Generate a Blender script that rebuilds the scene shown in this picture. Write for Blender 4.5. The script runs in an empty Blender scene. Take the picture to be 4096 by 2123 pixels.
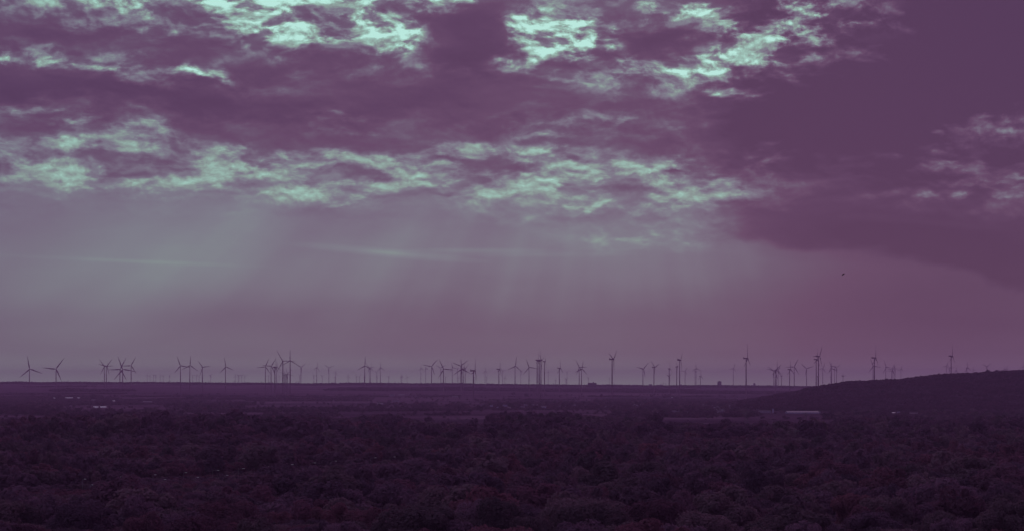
import bpy, bmesh, math, random
import numpy as np
from mathutils import Vector, Matrix, Euler
C = bpy.context.scene
COL = C.collection
R = math.radians

# ------------------------------------------------------------------ camera
# The photograph is 4096 px wide; FPX is the focal length in its pixels, HY the row of the level horizon.
FPX, HY, CX, CAMZ = 9000.0, 1535.0, 2048.0, 68.0
cam_d = bpy.data.cameras.new('camera')
cam = bpy.data.objects.new('camera', cam_d)
COL.objects.link(cam)
cam.location = (0, 0, CAMZ)
cam.rotation_euler = (R(90), 0, 0)
cam_d.sensor_width = 36
cam_d.lens = FPX / 4096 * 36
cam_d.shift_y = (HY - 1061.5) / 4096
cam_d.clip_start = 1
cam_d.clip_end = 80000
C.camera = cam

# ------------------------------------------------------------------ exposure
C.view_settings.view_transform = 'Standard'
C.view_settings.look = 'None'
C.view_settings.exposure = 0
C.view_settings.gamma = 1
C.cycles.use_denoising = True
C.cycles.volume_bounces = 0
C.cycles.max_bounces = 4
C.cycles.diffuse_bounces = 2
C.cycles.transmission_bounces = 2
C.cycles.volume_max_steps = 64

SUN_EL, SUN_AZ, SUN_E = R(24), R(4), 0.9
HORIZON = [(0.0, (2.1, 3.3, 1.8, 1)), (0.1, (2.1, 3.3, 1.8, 1)), (0.128, (1.6, 2.3, 1.45, 1)), (0.16, (1.22, 1.55, 1.18, 1)), (0.22, (1.06, 1.22, 1.06, 1)), (0.45, (1, 1, 1, 1))]
_B = """560 5 260 34 0 .6|720 30 130 45 10 .35|640 60 60 25 20 .3|770 95 40 15 0 .35|900 20 100 50 0 .5|870 90 60 35 0 .45|950 110 70 35 0 .42
1010 100 50 20 -10 .5|1150 5 70 34 0 .5|1310 60 40 45 0 .35|1400 78 120 50 0 .34|1370 130 70 35 0 .40|1510 95 40 40 10 .3|1290 165 50 18 0 .35|1480 80 70 45 0 .45
1600 3 60 14 0 .7|1700 25 120 15 -8 .4|1900 80 170 70 -15 .7|1850 150 90 45 -25 .6|2040 80 100 35 -5 .55|1980 110 80 30 -20 .5|1750 170 70 20 -10 .45
1730 190 60 22 0 .4|1960 195 70 12 -8 .38|1850 228 150 9 3 .3|30 142 80 10 5 .5|200 160 100 10 8 .2|290 180 80 15 10 .22|480 180 70 14 8 .48
545 200 40 8 15 .42|30 285 60 10 0 .2|150 292 50 14 15 .38|200 300 60 10 -10 .35|890 295 50 10 10 .32|1400 325 40 12 -20 .35|1530 300 60 10 5 .38
1380 345 60 8 0 .25|870 330 60 6 0 .15|100 365 220 10 3 .3|120 412 215 55 4 .34|330 350 60 40 0 .2|400 335 90 20 10 .25|500 350 70 18 15 .3|620 375 120 10 8 .36
750 385 120 14 5 .3|340 400 50 25 0 .25|240 380 130 12 0 .25|560 420 200 14 3 .25|650 440 120 12 0 .3|250 440 250 12 4 .26|450 465 220 10 2 .3
640 480 120 8 2 .25|800 430 120 18 0 .3|900 405 120 14 5 .38|1000 420 140 20 8 .38|1100 390 150 8 -3 .42|1250 375 170 14 3 .45|1330 395 150 14 6 .45
1500 415 120 20 8 .45|1580 440 120 20 10 .42|1450 440 100 20 0 .32|1300 480 80 14 -12 .5|1390 485 30 18 0 .5|1440 497 15 10 0 .4|1690 410 60 18 -5 .45
1700 495 50 10 5 .5|1780 450 80 15 15 .35|1850 440 120 9 -18 .38|1840 490 60 15 0 .32|1920 380 35 10 -10 .48|1960 405 40 8 -20 .3|1480 525 50 7 5 .3
900 500 80 10 0 .2|1150 440 150 25 0 .2|1050 470 100 12 0 .15|880 512 40 5 -15 .25|2490 310 55 18 20 .7|2540 300 25 10 0 .4|2560 335 40 8 0 .4
2368 402 32 10 15 .8|2560 490 30 14 0 .5|2555 450 20 12 0 .4|2420 490 60 10 -20 .28|2330 495 25 8 0 .3|2180 490 80 10 -5 .13|2360 330 15 6 0 .2
1180 100 105 72 0 -.60|1655 100 110 42 -10 -.5|1300 420 60 8 2 -.25|850 402 55 10 4 -.25|960 442 75 9 2 -.25|1480 398 55 8 5 -.22|705 412 50 10 0 -.22|1560 470 95 9 3 -.22|330 440 70 7 0 -.2|1080 495 90 8 0 -.2|410 410 90 22 8 -.28|590 435 60 10 0 -.22|80 385 120 20 0 -.16|240 385 60 12 0 -.16|1120 400 110 12 3 -.2
1700 430 60 12 -10 -.34|1450 545 180 14 0 -.12|2200 595 420 50 4 -.28|1000 25 60 25 0 -.25|800 60 70 25 20 -.2|1050 60 50 30 0 -.15|1230 20 60 40 0 -.2"""
_S = """430 600 330 140 -30 .085|2200 205 260 6 -3 .10|2150 300 200 7 4 .08|2200 490 160 9 -6 .09|2080 455 120 8 -8 .07|2330 560 200 10 5 .06|2480 90 160 12 0 .06|250 560 300 90 -30 .04|980 636 190 9 5 .09|1200 630 150 6 0 .07|1330 640 200 6 0 .04|300 655 300 5 2 .04|2450 170 560 400 0 -.15|2300 480 500 260 0 -.14|2300 760 600 200 0 -.08|1200 260 900 90 0 -.02|250 235 420 45 3 -.07
150 280 500 60 4 -.05|700 270 700 60 4 -.06|2500 820 620 240 0 -.15|1300 830 1300 120 0 -.03|400 700 500 60 0 .04|650 560 180 60 -50 .06|2060 640 60 200 -75 .02|1750 700 200 120 20 .04"""
_B += """|430 418 480 85 4 .36|1150 425 460 70 2 .34|1620 445 330 75 3 .34|930 70 330 100 0 .30|1430 110 230 95 0 .28|1850 125 320 110 -8 .30|1750 200 330 50 0 .16
300 165 420 40 6 .16|200 300 330 45 0 .20|850 305 260 35 0 .10|1500 320 300 45 0 .18|2500 320 160 60 0 .22|2500 470 180 60 0 .20|1900 395 260 50 0 .16|2370 400 70 30 10 .2
1500 520 330 40 0 .16|560 30 480 60 0 .30|1000 40 300 70 0 .25|2000 90 200 60 -10 .25|1400 90 160 80 0 .14|1650 590 240 35 0 .14|700 480 420 30 0 .12|2330 400 400 140 0 .06"""
BLOBS = [tuple(float(v) for v in b.split()) + (True,) for b in _B.replace('\n', '|').split('|')]
BLOBS += [tuple(float(v) for v in b.split()) + (False,) for b in _S.replace('\n', '|').split('|')]
HAZE_COL, HAZE_D = (.74, .44, .85, 1), 4.2e-5
LITLO, LITHI = 0.20, 1.9
LIM0, LIM1 = .38, .72

# ------------------------------------------------------------------ world: broken cloud deck at dusk
def lin(r, g, b):
    f = lambda c: ((c / 255 + 0.055) / 1.055) ** 2.4 if c > 10 else c / 255 / 12.92
    return (f(r), f(g), f(b), 1)

W = bpy.data.worlds.new('World')
C.world = W
W.use_nodes = True
W.cycles.sampling_method = 'MANUAL'
W.cycles.sample_map_resolution = 512
nt = W.node_tree
nt.nodes.clear()
class NB:
    """small helper that adds nodes and links"""
    def __init__(s, nt): s.nt = nt
    def n(s, t, **k):
        nd = s.nt.nodes.new(t)
        for a, v in k.items(): setattr(nd, a, v)
        return nd
    def set(s, sock, v):
        if hasattr(v, 'is_linked') or isinstance(v, bpy.types.NodeSocket): s.nt.links.new(v, sock)
        else: sock.default_value = v
    def m(s, op, a, b=0.0, c=None, clamp=False):
        nd = s.n('ShaderNodeMath', operation=op, use_clamp=clamp)
        s.set(nd.inputs[0], a); s.set(nd.inputs[1], b)
        if c is not None: s.set(nd.inputs[2], c)
        return nd.outputs[0]
    def vm(s, op, a, b=None, c=None):
        nd = s.n('ShaderNodeVectorMath', operation=op)
        s.set(nd.inputs[0], a)
        if b is not None: s.set(nd.inputs[1], b)
        if c is not None: s.set(nd.inputs[2], c)
        return nd.outputs[0]
    def noise(s, vec, scale, detail=4, rough=0.55, lac=2.0, dist=0.0):
        nd = s.n('ShaderNodeTexNoise')
        s.set(nd.inputs['Vector'], vec)
        nd.inputs['Scale'].default_value = scale
        nd.inputs['Detail'].default_value = detail
        nd.inputs['Roughness'].default_value = rough
        nd.inputs['Lacunarity'].default_value = lac
        nd.inputs['Distortion'].default_value = dist
        return nd
    def ramp(s, fac, stops, interp='LINEAR'):
        nd = s.n('ShaderNodeValToRGB')
        s.set(nd.inputs[0], fac)
        cr = nd.color_ramp
        cr.interpolation = interp
        while len(cr.elements) < len(stops): cr.elements.new(0.5)
        for e, (p, c) in zip(cr.elements, stops):
            e.position = p
            e.color = c if hasattr(c, '__len__') else (c, c, c, 1)
        return nd.outputs[0]
    def maprange(s, v, a, b, c, d, smooth=False):
        nd = s.n('ShaderNodeMapRange')
        if smooth: nd.interpolation_type = 'SMOOTHSTEP'
        s.set(nd.inputs['Value'], v)
        for k, x in zip(('From Min', 'From Max', 'To Min', 'To Max'), (a, b, c, d)): nd.inputs[k].default_value = x
        return nd.outputs[0]
    def mix(s, f, a, b, mode='MIX'):
        nd = s.n('ShaderNodeMix', data_type='RGBA', blend_type=mode)
        s.set(nd.inputs[0], f); s.set(nd.inputs[6], a); s.set(nd.inputs[7], b)
        return nd.outputs[2]

q = NB(nt)
tc = q.n('ShaderNodeTexCoord')
sep = q.n('ShaderNodeSeparateXYZ')
nt.links.new(tc.outputs['Generated'], sep.inputs[0])
x_, y_, z_ = sep.outputs
az = q.m('ARCTAN2', x_, y_)
hl = q.m('SQRT', q.m('ADD', q.m('MULTIPLY', x_, x_), q.m('MULTIPLY', y_, y_)))
el = q.m('DIVIDE', z_, q.m('MAXIMUM', hl, 0.001))
# P: azimuth and elevation, in thousandths of a source pixel
PX = q.m('MULTIPLY', az, 9.0)
PY = q.m('MULTIPLY', el, 9.0)
cmb = q.n('ShaderNodeCombineXYZ')
nt.links.new(PX, cmb.inputs[0]); nt.links.new(PY, cmb.inputs[1])
P0 = cmb.outputs[0]
Pst = q.vm('MULTIPLY', P0, (1.0, 1.9, 1.0))
n1 = q.noise(Pst, 1.7, 3, 0.5)
n2 = q.noise(Pst, 5.0, 7, 0.62)
w1 = q.vm('MULTIPLY', q.vm('SUBTRACT', n1.outputs['Color'], (0.5, 0.5, 0.5)), (0.22, 0.07, 0))
w2 = q.vm('MULTIPLY', q.vm('SUBTRACT', n2.outputs['Color'], (0.5, 0.5, 0.5)), (0.20, 0.11, 0))
PW = q.vm('ADD', P0, q.vm('ADD', w1, w2))
PT = q.vm('ADD', P0, q.vm('ADD', w1, q.vm('MULTIPLY', w2, (0.35, 0.35, 0))))

# brightness by elevation (fy is the row in a 2576-wide view of the sky)
def fP(fx, fy):
    u = (fx * 1.590 - CX) / FPX
    v = (HY - fy * 1.590) / FPX
    a = math.atan(u)
    return a * 9, v * math.cos(a) * 9
BASE = [(-200, .45), (0, .28), (60, .24), (200, .20), (330, .22), (400, .28), (450, .33), (500, .40), (560, .44), (620, .45),
        (700, .42), (780, .38), (870, .36), (966, .38)]
stops = []
for fy, L in reversed(BASE):
    stops.append(((fP(1288, fy)[1]) / 4.0 + 0.0, L))
stops[0] = (0.0, stops[0][1])
stops += [(0.75, .55), (1.0, .50)]
wy = q.n('ShaderNodeSeparateXYZ'); nt.links.new(PW, wy.inputs[0])
Lb = q.ramp(q.m('MULTIPLY', wy.outputs[1], 0.25), stops)
acc = Lb
def blob(vec, fx, fy, rx, ry, rot, amp, prev):
    px, py = fP(fx, fy)
    mp = q.n('ShaderNodeMapping', vector_type='TEXTURE')
    nt.links.new(vec, mp.inputs[0])
    mp.inputs[1].default_value = (px, py, 0)
    mp.inputs[2].default_value = (0, 0, -R(rot))
    mp.inputs[3].default_value = (rx * 1.59e-3 * 1.5, ry * 1.59e-3 * 1.5, 1)
    g = q.n('ShaderNodeTexGradient', gradient_type='SPHERICAL')
    nt.links.new(mp.outputs[0], g.inputs[0])
    return q.m('MULTIPLY_ADD', g.outputs['Fac'], amp, prev)
lit = q.m('MULTIPLY', 0.0, 0.0); litb = lit; dk = lit
for (fx, fy, rx, ry, rot, amp, warped) in BLOBS:
    if warped and amp > 0:
        if rx > 220 and 340 < fy < 500: litb = blob(PW, fx, fy, rx, ry, rot, amp, litb)
        else: lit = blob(PW, fx, fy, rx, ry, rot, amp, lit)
    elif warped: dk = blob(PW, fx, fy, rx, ry, rot, -amp, dk)
    else: acc = blob(P0, fx, fy, rx, ry, rot, amp, acc)
# ragged clumps of cloud in front of the light
n3 = q.noise(q.vm('MULTIPLY', PT, (1.0, 2.7, 1.0)), 3.6, 9, 0.56)
n5 = q.noise(q.vm('MULTIPLY', PT, (1.0, 2.2, 1.0)), 11.0, 6, 0.57)
m3 = q.m('MULTIPLY', q.maprange(n3.outputs['Fac'], 0.39, 0.66, LITLO, LITHI, True), q.maprange(n5.outputs['Fac'], 0.3, 0.7, 0.72, 1.28))
def line(stops_fx):
    """elevation of a cloud edge as a function of azimuth"""
    st = []
    for fx, fy in stops_fx:
        ax, ay = fP(fx, fy); st.append(((ax + 2.2) / 4.4, ay * 0.5))
    return q.m('MULTIPLY', q.ramp(q.m('MULTIPLY_ADD', wy.outputs[0], 1 / 4.4, 0.5), st), 2.0)
wyy = wy.outputs[1]
# underside of the heavy deck, then the lower rim of the broken band
l1 = line([(0, 346), (200, 352), (330, 325), (430, 312), (520, 330), (620, 360), (760, 380), (900, 386), (1000, 384), (1080, 368), (1200, 360), (1400, 366), (1520, 378), (1600, 398), (1660, 400), (1720, 380), (1850, 385), (2000, 400), (2576, 380)])
l2 = line([(0, 460), (200, 468), (400, 480), (700, 495), (900, 516), (1200, 535), (1500, 555), (1800, 600), (1900, 590), (2100, 560), (2576, 560)])
above = q.maprange(q.m('SUBTRACT', wyy, l1), -0.012, 0.03, 0.0, 1.0, True)
below = q.maprange(q.m('SUBTRACT', l2, wyy), -0.02, 0.05, 0.0, 1.0, True)
inband = q.m('MULTIPLY', q.m('SUBTRACT', 1.0, above), q.m('SUBTRACT', 1.0, below))
gain = q.m('MULTIPLY_ADD', inband, 0.85, 0.15)
lit = q.m('MULTIPLY', q.m('MULTIPLY_ADD', litb, gain, lit), m3)
# dark clouds standing in front of the bright gaps
lit = q.m('MULTIPLY', lit, q.m('SUBTRACT', 1.0, q.m('MULTIPLY', dk, 3.4, clamp=True)))
acc = q.m('MULTIPLY_ADD', dk, -0.30, acc)
lit = q.m('MULTIPLY', lit, q.maprange(PY, 1.1, 1.4, 1.0, 1.6, True))
lit = q.m('MULTIPLY', lit, q.maprange(PX, 1.3, 1.7, 1.0, 1.7, True))
lim = q.maprange(PY, 0.9, 1.3, LIM0, LIM1, True)
# billowing relief: upper edges of the lit clumps catch the light
nr = q.noise(q.vm('MULTIPLY', PT, (1.0, 1.7, 1.0)), 7.5, 9, 0.56)
nr2 = q.noise(q.vm('MULTIPLY', q.vm('ADD', PT, (0.006, 0.016, 0)), (1.0, 1.7, 1.0)), 7.5, 9, 0.56)
relief = q.m('SUBTRACT', nr.outputs['Fac'], nr2.outputs['Fac'])
nmott = q.maprange(nr.outputs['Fac'], 0.38, 0.62, 0.15, 1.40, True)
topf = q.maprange(PY, 1.1, 1.35, 0.0, 1.0, True)
lit = q.m('MULTIPLY', lit, q.m('ADD', q.m('MULTIPLY', nmott, topf), q.m('MULTIPLY', q.maprange(nr.outputs['Fac'], 0.36, 0.62, 0.62, 1.25, True), q.m('SUBTRACT', 1.0, topf))))
lit = q.m('MULTIPLY', lim, q.m('SUBTRACT', 1.0, q.m('POWER', 2.718, q.m('MULTIPLY', q.m('DIVIDE', lit, lim), -1.0))))
n4 = q.noise(q.vm('MULTIPLY', P0, (0.35, 1.6, 1.0)), 1.6, 5, 0.5)
# the heavy cloud on the right ends in a firm lower edge
l3 = line([(0, 200), (1500, 380), (1700, 500), (1790, 582), (1900, 606), (2050, 622), (2200, 630), (2300, 652), (2450, 700), (2576, 736)])
heavy = q.m('MULTIPLY', q.maprange(q.m('SUBTRACT', wyy, l3), -0.02, 0.035, 0.0, 1.0, True), q.maprange(wy.outputs[0], 0.75, 1.0, 0.0, 1.0, True))
acc = q.m('MULTIPLY_ADD', heavy, -0.17, acc)
acc = q.m('ADD', acc, lit)
n6 = q.noise(q.vm('MULTIPLY', PT, (0.55, 2.0, 1.0)), 3.4, 6, 0.52)
acc = q.m('MULTIPLY_ADD', q.m('SUBTRACT', n6.outputs['Fac'], 0.5), q.m('ADD', q.maprange(PY, 0.5, 0.8, 0.0, 0.24, True), q.m('MULTIPLY', q.maprange(PX, 0.7, 1.3, 0.0, 0.22, True), q.maprange(PY, 0.5, 0.8, 0.0, 1.0, True))), acc)
acc = q.m('MULTIPLY_ADD', relief, q.m('MULTIPLY_ADD', lit, 3.0, q.maprange(PY, 0.5, 0.9, 0.0, 0.16, True)), acc)
# faint shafts of light fanning down from behind the deck
sx, sy = fP(1560, -260)
ang = q.m('ARCTAN2', q.m('SUBTRACT', PX, sx), q.m('SUBTRACT', sy, PY))
ca = q.n('ShaderNodeCombineXYZ'); nt.links.new(ang, ca.inputs[0])
nray = q.noise(ca.outputs[0], 4.2, 3, 0.55)
rmask = q.m('MULTIPLY', q.m('MULTIPLY', q.maprange(PY, 0.80, 0.70, 0.0, 1.0, True), q.maprange(PY, 0.10, 0.45, 0.0, 1.0, True)), q.maprange(PX, 1.2, 0.6, 0.25, 1.0, True))
acc = q.m('MULTIPLY_ADD', q.m('SUBTRACT', nray.outputs['Fac'], 0.5), q.m('MULTIPLY', rmask, 0.27), acc)
acc = q.m('MULTIPLY_ADD', q.m('SUBTRACT', n4.outputs['Fac'], 0.5), 0.15, acc)
acc = q.m('MULTIPLY_ADD', q.m('SUBTRACT', n3.outputs['Fac'], 0.5), q.m('MULTIPLY', q.maprange(PY, 0.5, 0.9, 0.0, 1.0, True), 0.16), acc)
TONE = [(0.0, lin(68, 46, 80)), (.12, lin(77, 54, 88)), (.22, lin(88, 64, 96)), (.33, lin(96, 82, 108)), (.42, lin(109, 104, 124)),
        (.52, lin(117, 122, 135)), (.64, lin(130, 152, 148)), (.80, lin(148, 190, 178)), (1.0, lin(182, 234, 222))]
tone = q.ramp(acc, TONE)
# pinker towards the horizon's right side
pk = q.m('MULTIPLY', q.maprange(PX, 0.5, 2.3, 0.0, 1.0, True), q.maprange(PY, 0.62, 0.3, 0.0, 1.0, True))
tone = q.mix(pk, tone, (0.90, 0.91, 0.94, 1), 'MULTIPLY')
# a little physical sky behind the deck
sky = q.n('ShaderNodeTexSky', sky_type='NISHITA', sun_disc=False, sun_elevation=SUN_EL, sun_rotation=SUN_AZ)
skc = q.mix(1.0, sky.outputs[0], (0.9, 0.5, 0.8, 1), 'MULTIPLY')
bg1 = q.n('ShaderNodeBackground'); nt.links.new(skc, bg1.inputs[0]); bg1.inputs[1].default_value = 0.002
hz = q.ramp(q.m('MULTIPLY_ADD', PY, 0.5, 0.1), HORIZON)
bg2 = q.n('ShaderNodeBackground'); nt.links.new(q.mix(1.0, tone, hz, 'MULTIPLY'), bg2.inputs[0]); bg2.inputs[1].default_value = 1.0
ads = q.n('ShaderNodeAddShader'); nt.links.new(bg1.outputs[0], ads.inputs[0]); nt.links.new(bg2.outputs[0], ads.inputs[1])
wo = q.n('ShaderNodeOutputWorld'); nt.links.new(ads.outputs[0], wo.inputs[0])

# ------------------------------------------------------------------ sun, low behind the cloud deck
sun_d = bpy.data.lights.new('sun', 'SUN')
sun_d.energy = SUN_E
sun_d.angle = R(12)
sun_d.color = (1.0, 0.62, 0.92)
sun = bpy.data.objects.new('sun', sun_d)
COL.objects.link(sun)
sd = Vector((math.sin(SUN_AZ) * math.cos(SUN_EL), math.cos(SUN_AZ) * math.cos(SUN_EL), math.sin(SUN_EL)))
sun.rotation_euler = sd.to_track_quat('Z', 'Y').to_euler()
sun.location = (0, 0, 500)

# ------------------------------------------------------------------ object helpers
rng = np.random.default_rng(7)
random.seed(7)

def tag(o, label=None, cat=None, group=None, kind=None):
    if label: o['label'] = label
    if cat: o['category'] = cat
    if group: o['group'] = group
    if kind: o['kind'] = kind
    return o

def link(o, parent=None):
    COL.objects.link(o)
    if parent is not None: o.parent = parent
    return o

def empty(name, loc, rz=0.0, size=2.0):
    o = bpy.data.objects.new(name, None)
    o.location = loc
    o.rotation_euler = (0, 0, rz)
    o.empty_display_size = size
    return link(o)

def mesh_np(name, verts, faces, mats, smooth=False, mat_idx=None):
    """verts (n,3); faces (m,k) with constant k"""
    me = bpy.data.meshes.new(name)
    verts = np.asarray(verts, np.float32); faces = np.asarray(faces, np.int32)
    k = faces.shape[1]; m = len(faces)
    me.vertices.add(len(verts)); me.vertices.foreach_set('co', verts.ravel())
    me.loops.add(m * k); me.loops.foreach_set('vertex_index', faces.ravel())
    me.polygons.add(m)
    me.polygons.foreach_set('loop_start', np.arange(0, m * k, k, dtype=np.int32))
    if mat_idx is not None: me.polygons.foreach_set('material_index', np.asarray(mat_idx, np.int32))
    me.polygons.foreach_set('use_smooth', np.full(m, smooth))
    for mt in mats: me.materials.append(mt)
    me.update(calc_edges=True)
    return me

class MB:
    """bmesh collector for boxes, tubes, prisms and lathes"""
    def __init__(s): s.bm = bmesh.new()
    def box(s, x0, x1, y0, y1, z0, z1, bevel=0):
        vs = [s.bm.verts.new(p) for p in ((x0,y0,z0),(x1,y0,z0),(x1,y1,z0),(x0,y1,z0),(x0,y0,z1),(x1,y0,z1),(x1,y1,z1),(x0,y1,z1))]
        fs = [s.bm.faces.new([vs[i] for i in f]) for f in ((0,3,2,1),(4,5,6,7),(0,1,5,4),(1,2,6,5),(2,3,7,6),(3,0,4,7))]
        if bevel:
            ed = list({e for f in fs for e in f.edges})
            bmesh.ops.bevel(s.bm, geom=ed, offset=bevel, segments=2, affect='EDGES')
        return s
    def tube(s, p0, p1, r0, r1, n=8, cap=True):
        p0 = Vector(p0); p1 = Vector(p1)
        d = (p1 - p0).normalized()
        a = d.orthogonal().normalized(); b = d.cross(a)
        rings = []
        for p, r in ((p0, r0), (p1, r1)):
            rings.append([s.bm.verts.new(p + (a * math.cos(2*math.pi*i/n) + b * math.sin(2*math.pi*i/n)) * r) for i in range(n)])
        for i in range(n):
            s.bm.faces.new((rings[0][i], rings[0][(i+1) % n], rings[1][(i+1) % n], rings[1][i]))
        if cap:
            s.bm.faces.new(list(reversed(rings[0]))); s.bm.faces.new(rings[1])
        return s
    def lathe(s, prof, n=16, axis='Z'):
        """prof: (radius, height) list along the axis"""
        rings = []
        for r, h in prof:
            ring = []
            for i in range(n):
                c, q2 = math.cos(2*math.pi*i/n) * r, math.sin(2*math.pi*i/n) * r
                ring.append(s.bm.verts.new((c, q2, h) if axis == 'Z' else (c, h, q2)))
            rings.append(ring)
        for a, b in zip(rings, rings[1:]):
            for i in range(n): s.bm.faces.new((a[i], a[(i+1) % n], b[(i+1) % n], b[i]))
        s.bm.faces.new(list(reversed(rings[0]))); s.bm.faces.new(rings[-1])
        return s
    def poly(s, pts):
        s.bm.faces.new([s.bm.verts.new(p) for p in pts]); return s
    def mesh(s, name, mat, smooth=False):
        bmesh.ops.recalc_face_normals(s.bm, faces=s.bm.faces)
        me = bpy.data.meshes.new(name); s.bm.to_mesh(me); s.bm.free()
        me.materials.append(mat)
        for p in me.polygons: p.use_smooth = smooth
        return me

def obj(name, me, parent=None, loc=None, rot=None, scale=None):
    o = bpy.data.objects.new(name, me)
    if loc is not None: o.location = loc
    if rot is not None: o.rotation_euler = rot
    if scale is not None: o.scale = scale
    return link(o, parent)

# ------------------------------------------------------------------ materials
def mat(name, col, rough=0.8, vary=0.0, vscale=1.0, metal=0.0):
    m = bpy.data.materials.new(name); m.use_nodes = True
    b = m.node_tree.nodes['Principled BSDF']
    b.inputs['Roughness'].default_value = rough
    b.inputs['Metallic'].default_value = metal
    b.inputs['Specular IOR Level'].default_value = 0.03
    qq = NB(m.node_tree)
    if vary:
        t = qq.n('ShaderNodeTexCoord')
        nz = qq.noise(t.outputs['Object'], vscale, 5, 0.6)
        f = qq.maprange(nz.outputs['Fac'], 0.3, 0.7, 1 - vary, 1 + vary)
        sc = qq.vm('SCALE', (col[0], col[1], col[2]))
        nd = sc.node; qq.set(nd.inputs['Scale'], f)
        m.node_tree.links.new(sc, b.inputs['Base Color'])
    else:
        b.inputs['Base Color'].default_value = (*col, 1)
    return m

def foliage(name, stops):
    """leaf material: colour drawn per tree from the stops, mottled per clump"""
    m = bpy.data.materials.new(name); m.use_nodes = True
    t = m.node_tree; t.nodes.clear(); qq = NB(t)
    oi = qq.n('ShaderNodeObjectInfo')
    tcn = qq.n('ShaderNodeTexCoord')
    nz = qq.noise(qq.vm('ADD', tcn.outputs['Object'], oi.outputs['Location']), 5.0, 3, 0.6)
    f = qq.m('ADD', oi.outputs['Random'], qq.m('MULTIPLY', qq.m('SUBTRACT', nz.outputs['Fac'], 0.5), 0.35), clamp=True)
    c = qq.ramp(f, stops)
    di = qq.n('ShaderNodeBsdfDiffuse'); t.links.new(c, di.inputs[0])
    tr = qq.n('ShaderNodeBsdfTranslucent'); t.links.new(c, tr.inputs[0])
    mx = qq.n('ShaderNodeMixShader'); mx.inputs[0].default_value = 0.28
    t.links.new(di.outputs[0], mx.inputs[1]); t.links.new(tr.outputs[0], mx.inputs[2])
    o = qq.n('ShaderNodeOutputMaterial'); t.links.new(mx.outputs[0], o.inputs[0])
    return m

K = 1.0
def fc(r, g, b): return (r * 2.0, g * 1.4, b * 1.75, 1)
M_GREEN = foliage('foliage_green', [(0.0, fc(.045, .040, .050)), (.5, fc(.075, .062, .075)), (1.0, fc(.11, .088, .105))])
M_RED = foliage('foliage_russet', [(0.0, fc(.060, .037, .056)), (.5, fc(.085, .048, .068)), (1.0, fc(.11, .060, .080))])
M_PALE = foliage('foliage_pale', [(0.0, fc(.062, .048, .072)), (.5, fc(.085, .062, .092)), (1.0, fc(.115, .085, .120))])
M_MIX = foliage('foliage_mixed', [(0.0, fc(.045, .036, .055)), (.35, fc(.075, .058, .08)), (.6, fc(.095, .052, .078)), (.8, fc(.080, .058, .086)), (1.0, fc(.098, .072, .104))])
M_DARK = foliage('foliage_dark', [(0.0, fc(.048, .032, .056)), (1.0, fc(.085, .055, .088))])
M_HILL = foliage('foliage_hill', [(0.0, fc(.036, .020, .038)), (1.0, fc(.068, .036, .064))])
M_BARK = mat('bark', (.12, .09, .10), .95, .3, 3.0)
M_TURB = mat('turbine_paint', (.27, .13, .24), .5, .06, .2)
M_STEEL = mat('galvanised_steel', (.22, .18, .24), .5, .1, 2.0)
M_PYLON = mat('pylon_steel', (.16, .12, .16), .6)
M_LAMPH = mat('lamp_head_paint', (.85, .82, .88), .35)
M_WALLP = mat('pale_render', (.44, .33, .62), .85, .12, .6)
M_WALLD = mat('dull_render', (.32, .22, .38), .85, .15, .6)
M_ROOFD = mat('dark_tiles', (.13, .08, .10), .8, .2, .8)
M_ROOFP = mat('pale_sheet_roof', (.20, .15, .24), .8, .10, .3)
M_ROOFB = mat('white_sheet_roof', (.85, .78, .90), .6, .04, .3)
M_GLASS = mat('window_glass', (.04, .035, .05), .1)
M_CONC = mat('concrete', (.24, .18, .25), .85, .12, .2)
M_BIRD = mat('bird_plumage', (.02, .012, .018), .7)

# ------------------------------------------------------------------ terrain
def lerp(x, tab):
    xs, ys = zip(*tab)
    return np.interp(x, xs, ys)
CREST = [(-2500, 1527), (0, 1527), (150, 1528.5), (300, 1528), (400, 1529.5), (620, 1528), (750, 1529.5), (950, 1532.5), (1050, 1531), (1250, 1533.5),
         (1400, 1532.5), (1600, 1533.5), (1850, 1532.5), (2000, 1536), (2120, 1537), (2250, 1539), (2400, 1539.5), (2600, 1541.5),
         (2900, 1542), (3060, 1543), (3150, 1542.5), (3270, 1546), (3500, 1550), (7000, 1552)]
SHAPE = [(0, 0), (8000, 0), (9000, .17), (10000, .34), (12000, .53), (13500, .70), (14300, .86), (15000, 1.0), (15600, 1.0), (17000, .82), (20000, .6), (26000, .5), (32000, .45)]
HILL = [(2800, 1630), (2880, 1620), (2950, 1607), (3000, 1598), (3100, 1579), (3186, 1566), (3228, 1552), (3275, 1546), (3326, 1537), (3396, 1526), (3497, 1521),
        (3600, 1518), (3713, 1502), (3787, 1496), (3892, 1493), (4020, 1483), (4096, 1482), (4600, 1474), (6000, 1500), (7500, 1560)]
HD = 6600.0
def ground_z(x, D):
    x = np.asarray(x, float); D = np.maximum(np.asarray(D, float), 1.0)
    px = CX + FPX * x / D
    zc = CAMZ + (HY - lerp(px, CREST)) / FPX * 15000 - 9.0
    z = zc * lerp(D, SHAPE)
    z = z + 1.3 * np.sin(x / 410.0 + 1.0) * np.sin(D / 530.0) * np.clip((D - 5200) / 2500, 0, 1)
    hz = CAMZ + (HY - lerp(px, HILL)) / FPX * HD - 10.0
    hz = np.clip(hz, 0, None) * np.clip((px - 2760) / 200.0, 0, 1)
    up = np.clip((D - 5250) / (HD - 5250), 0, 1); up = up * up * (3 - 2 * up)
    dn = 1 - np.clip((D - HD - 150) / 1500, 0, 1); dn = dn * dn * (3 - 2 * dn)
    return z + hz * up * dn
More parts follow.
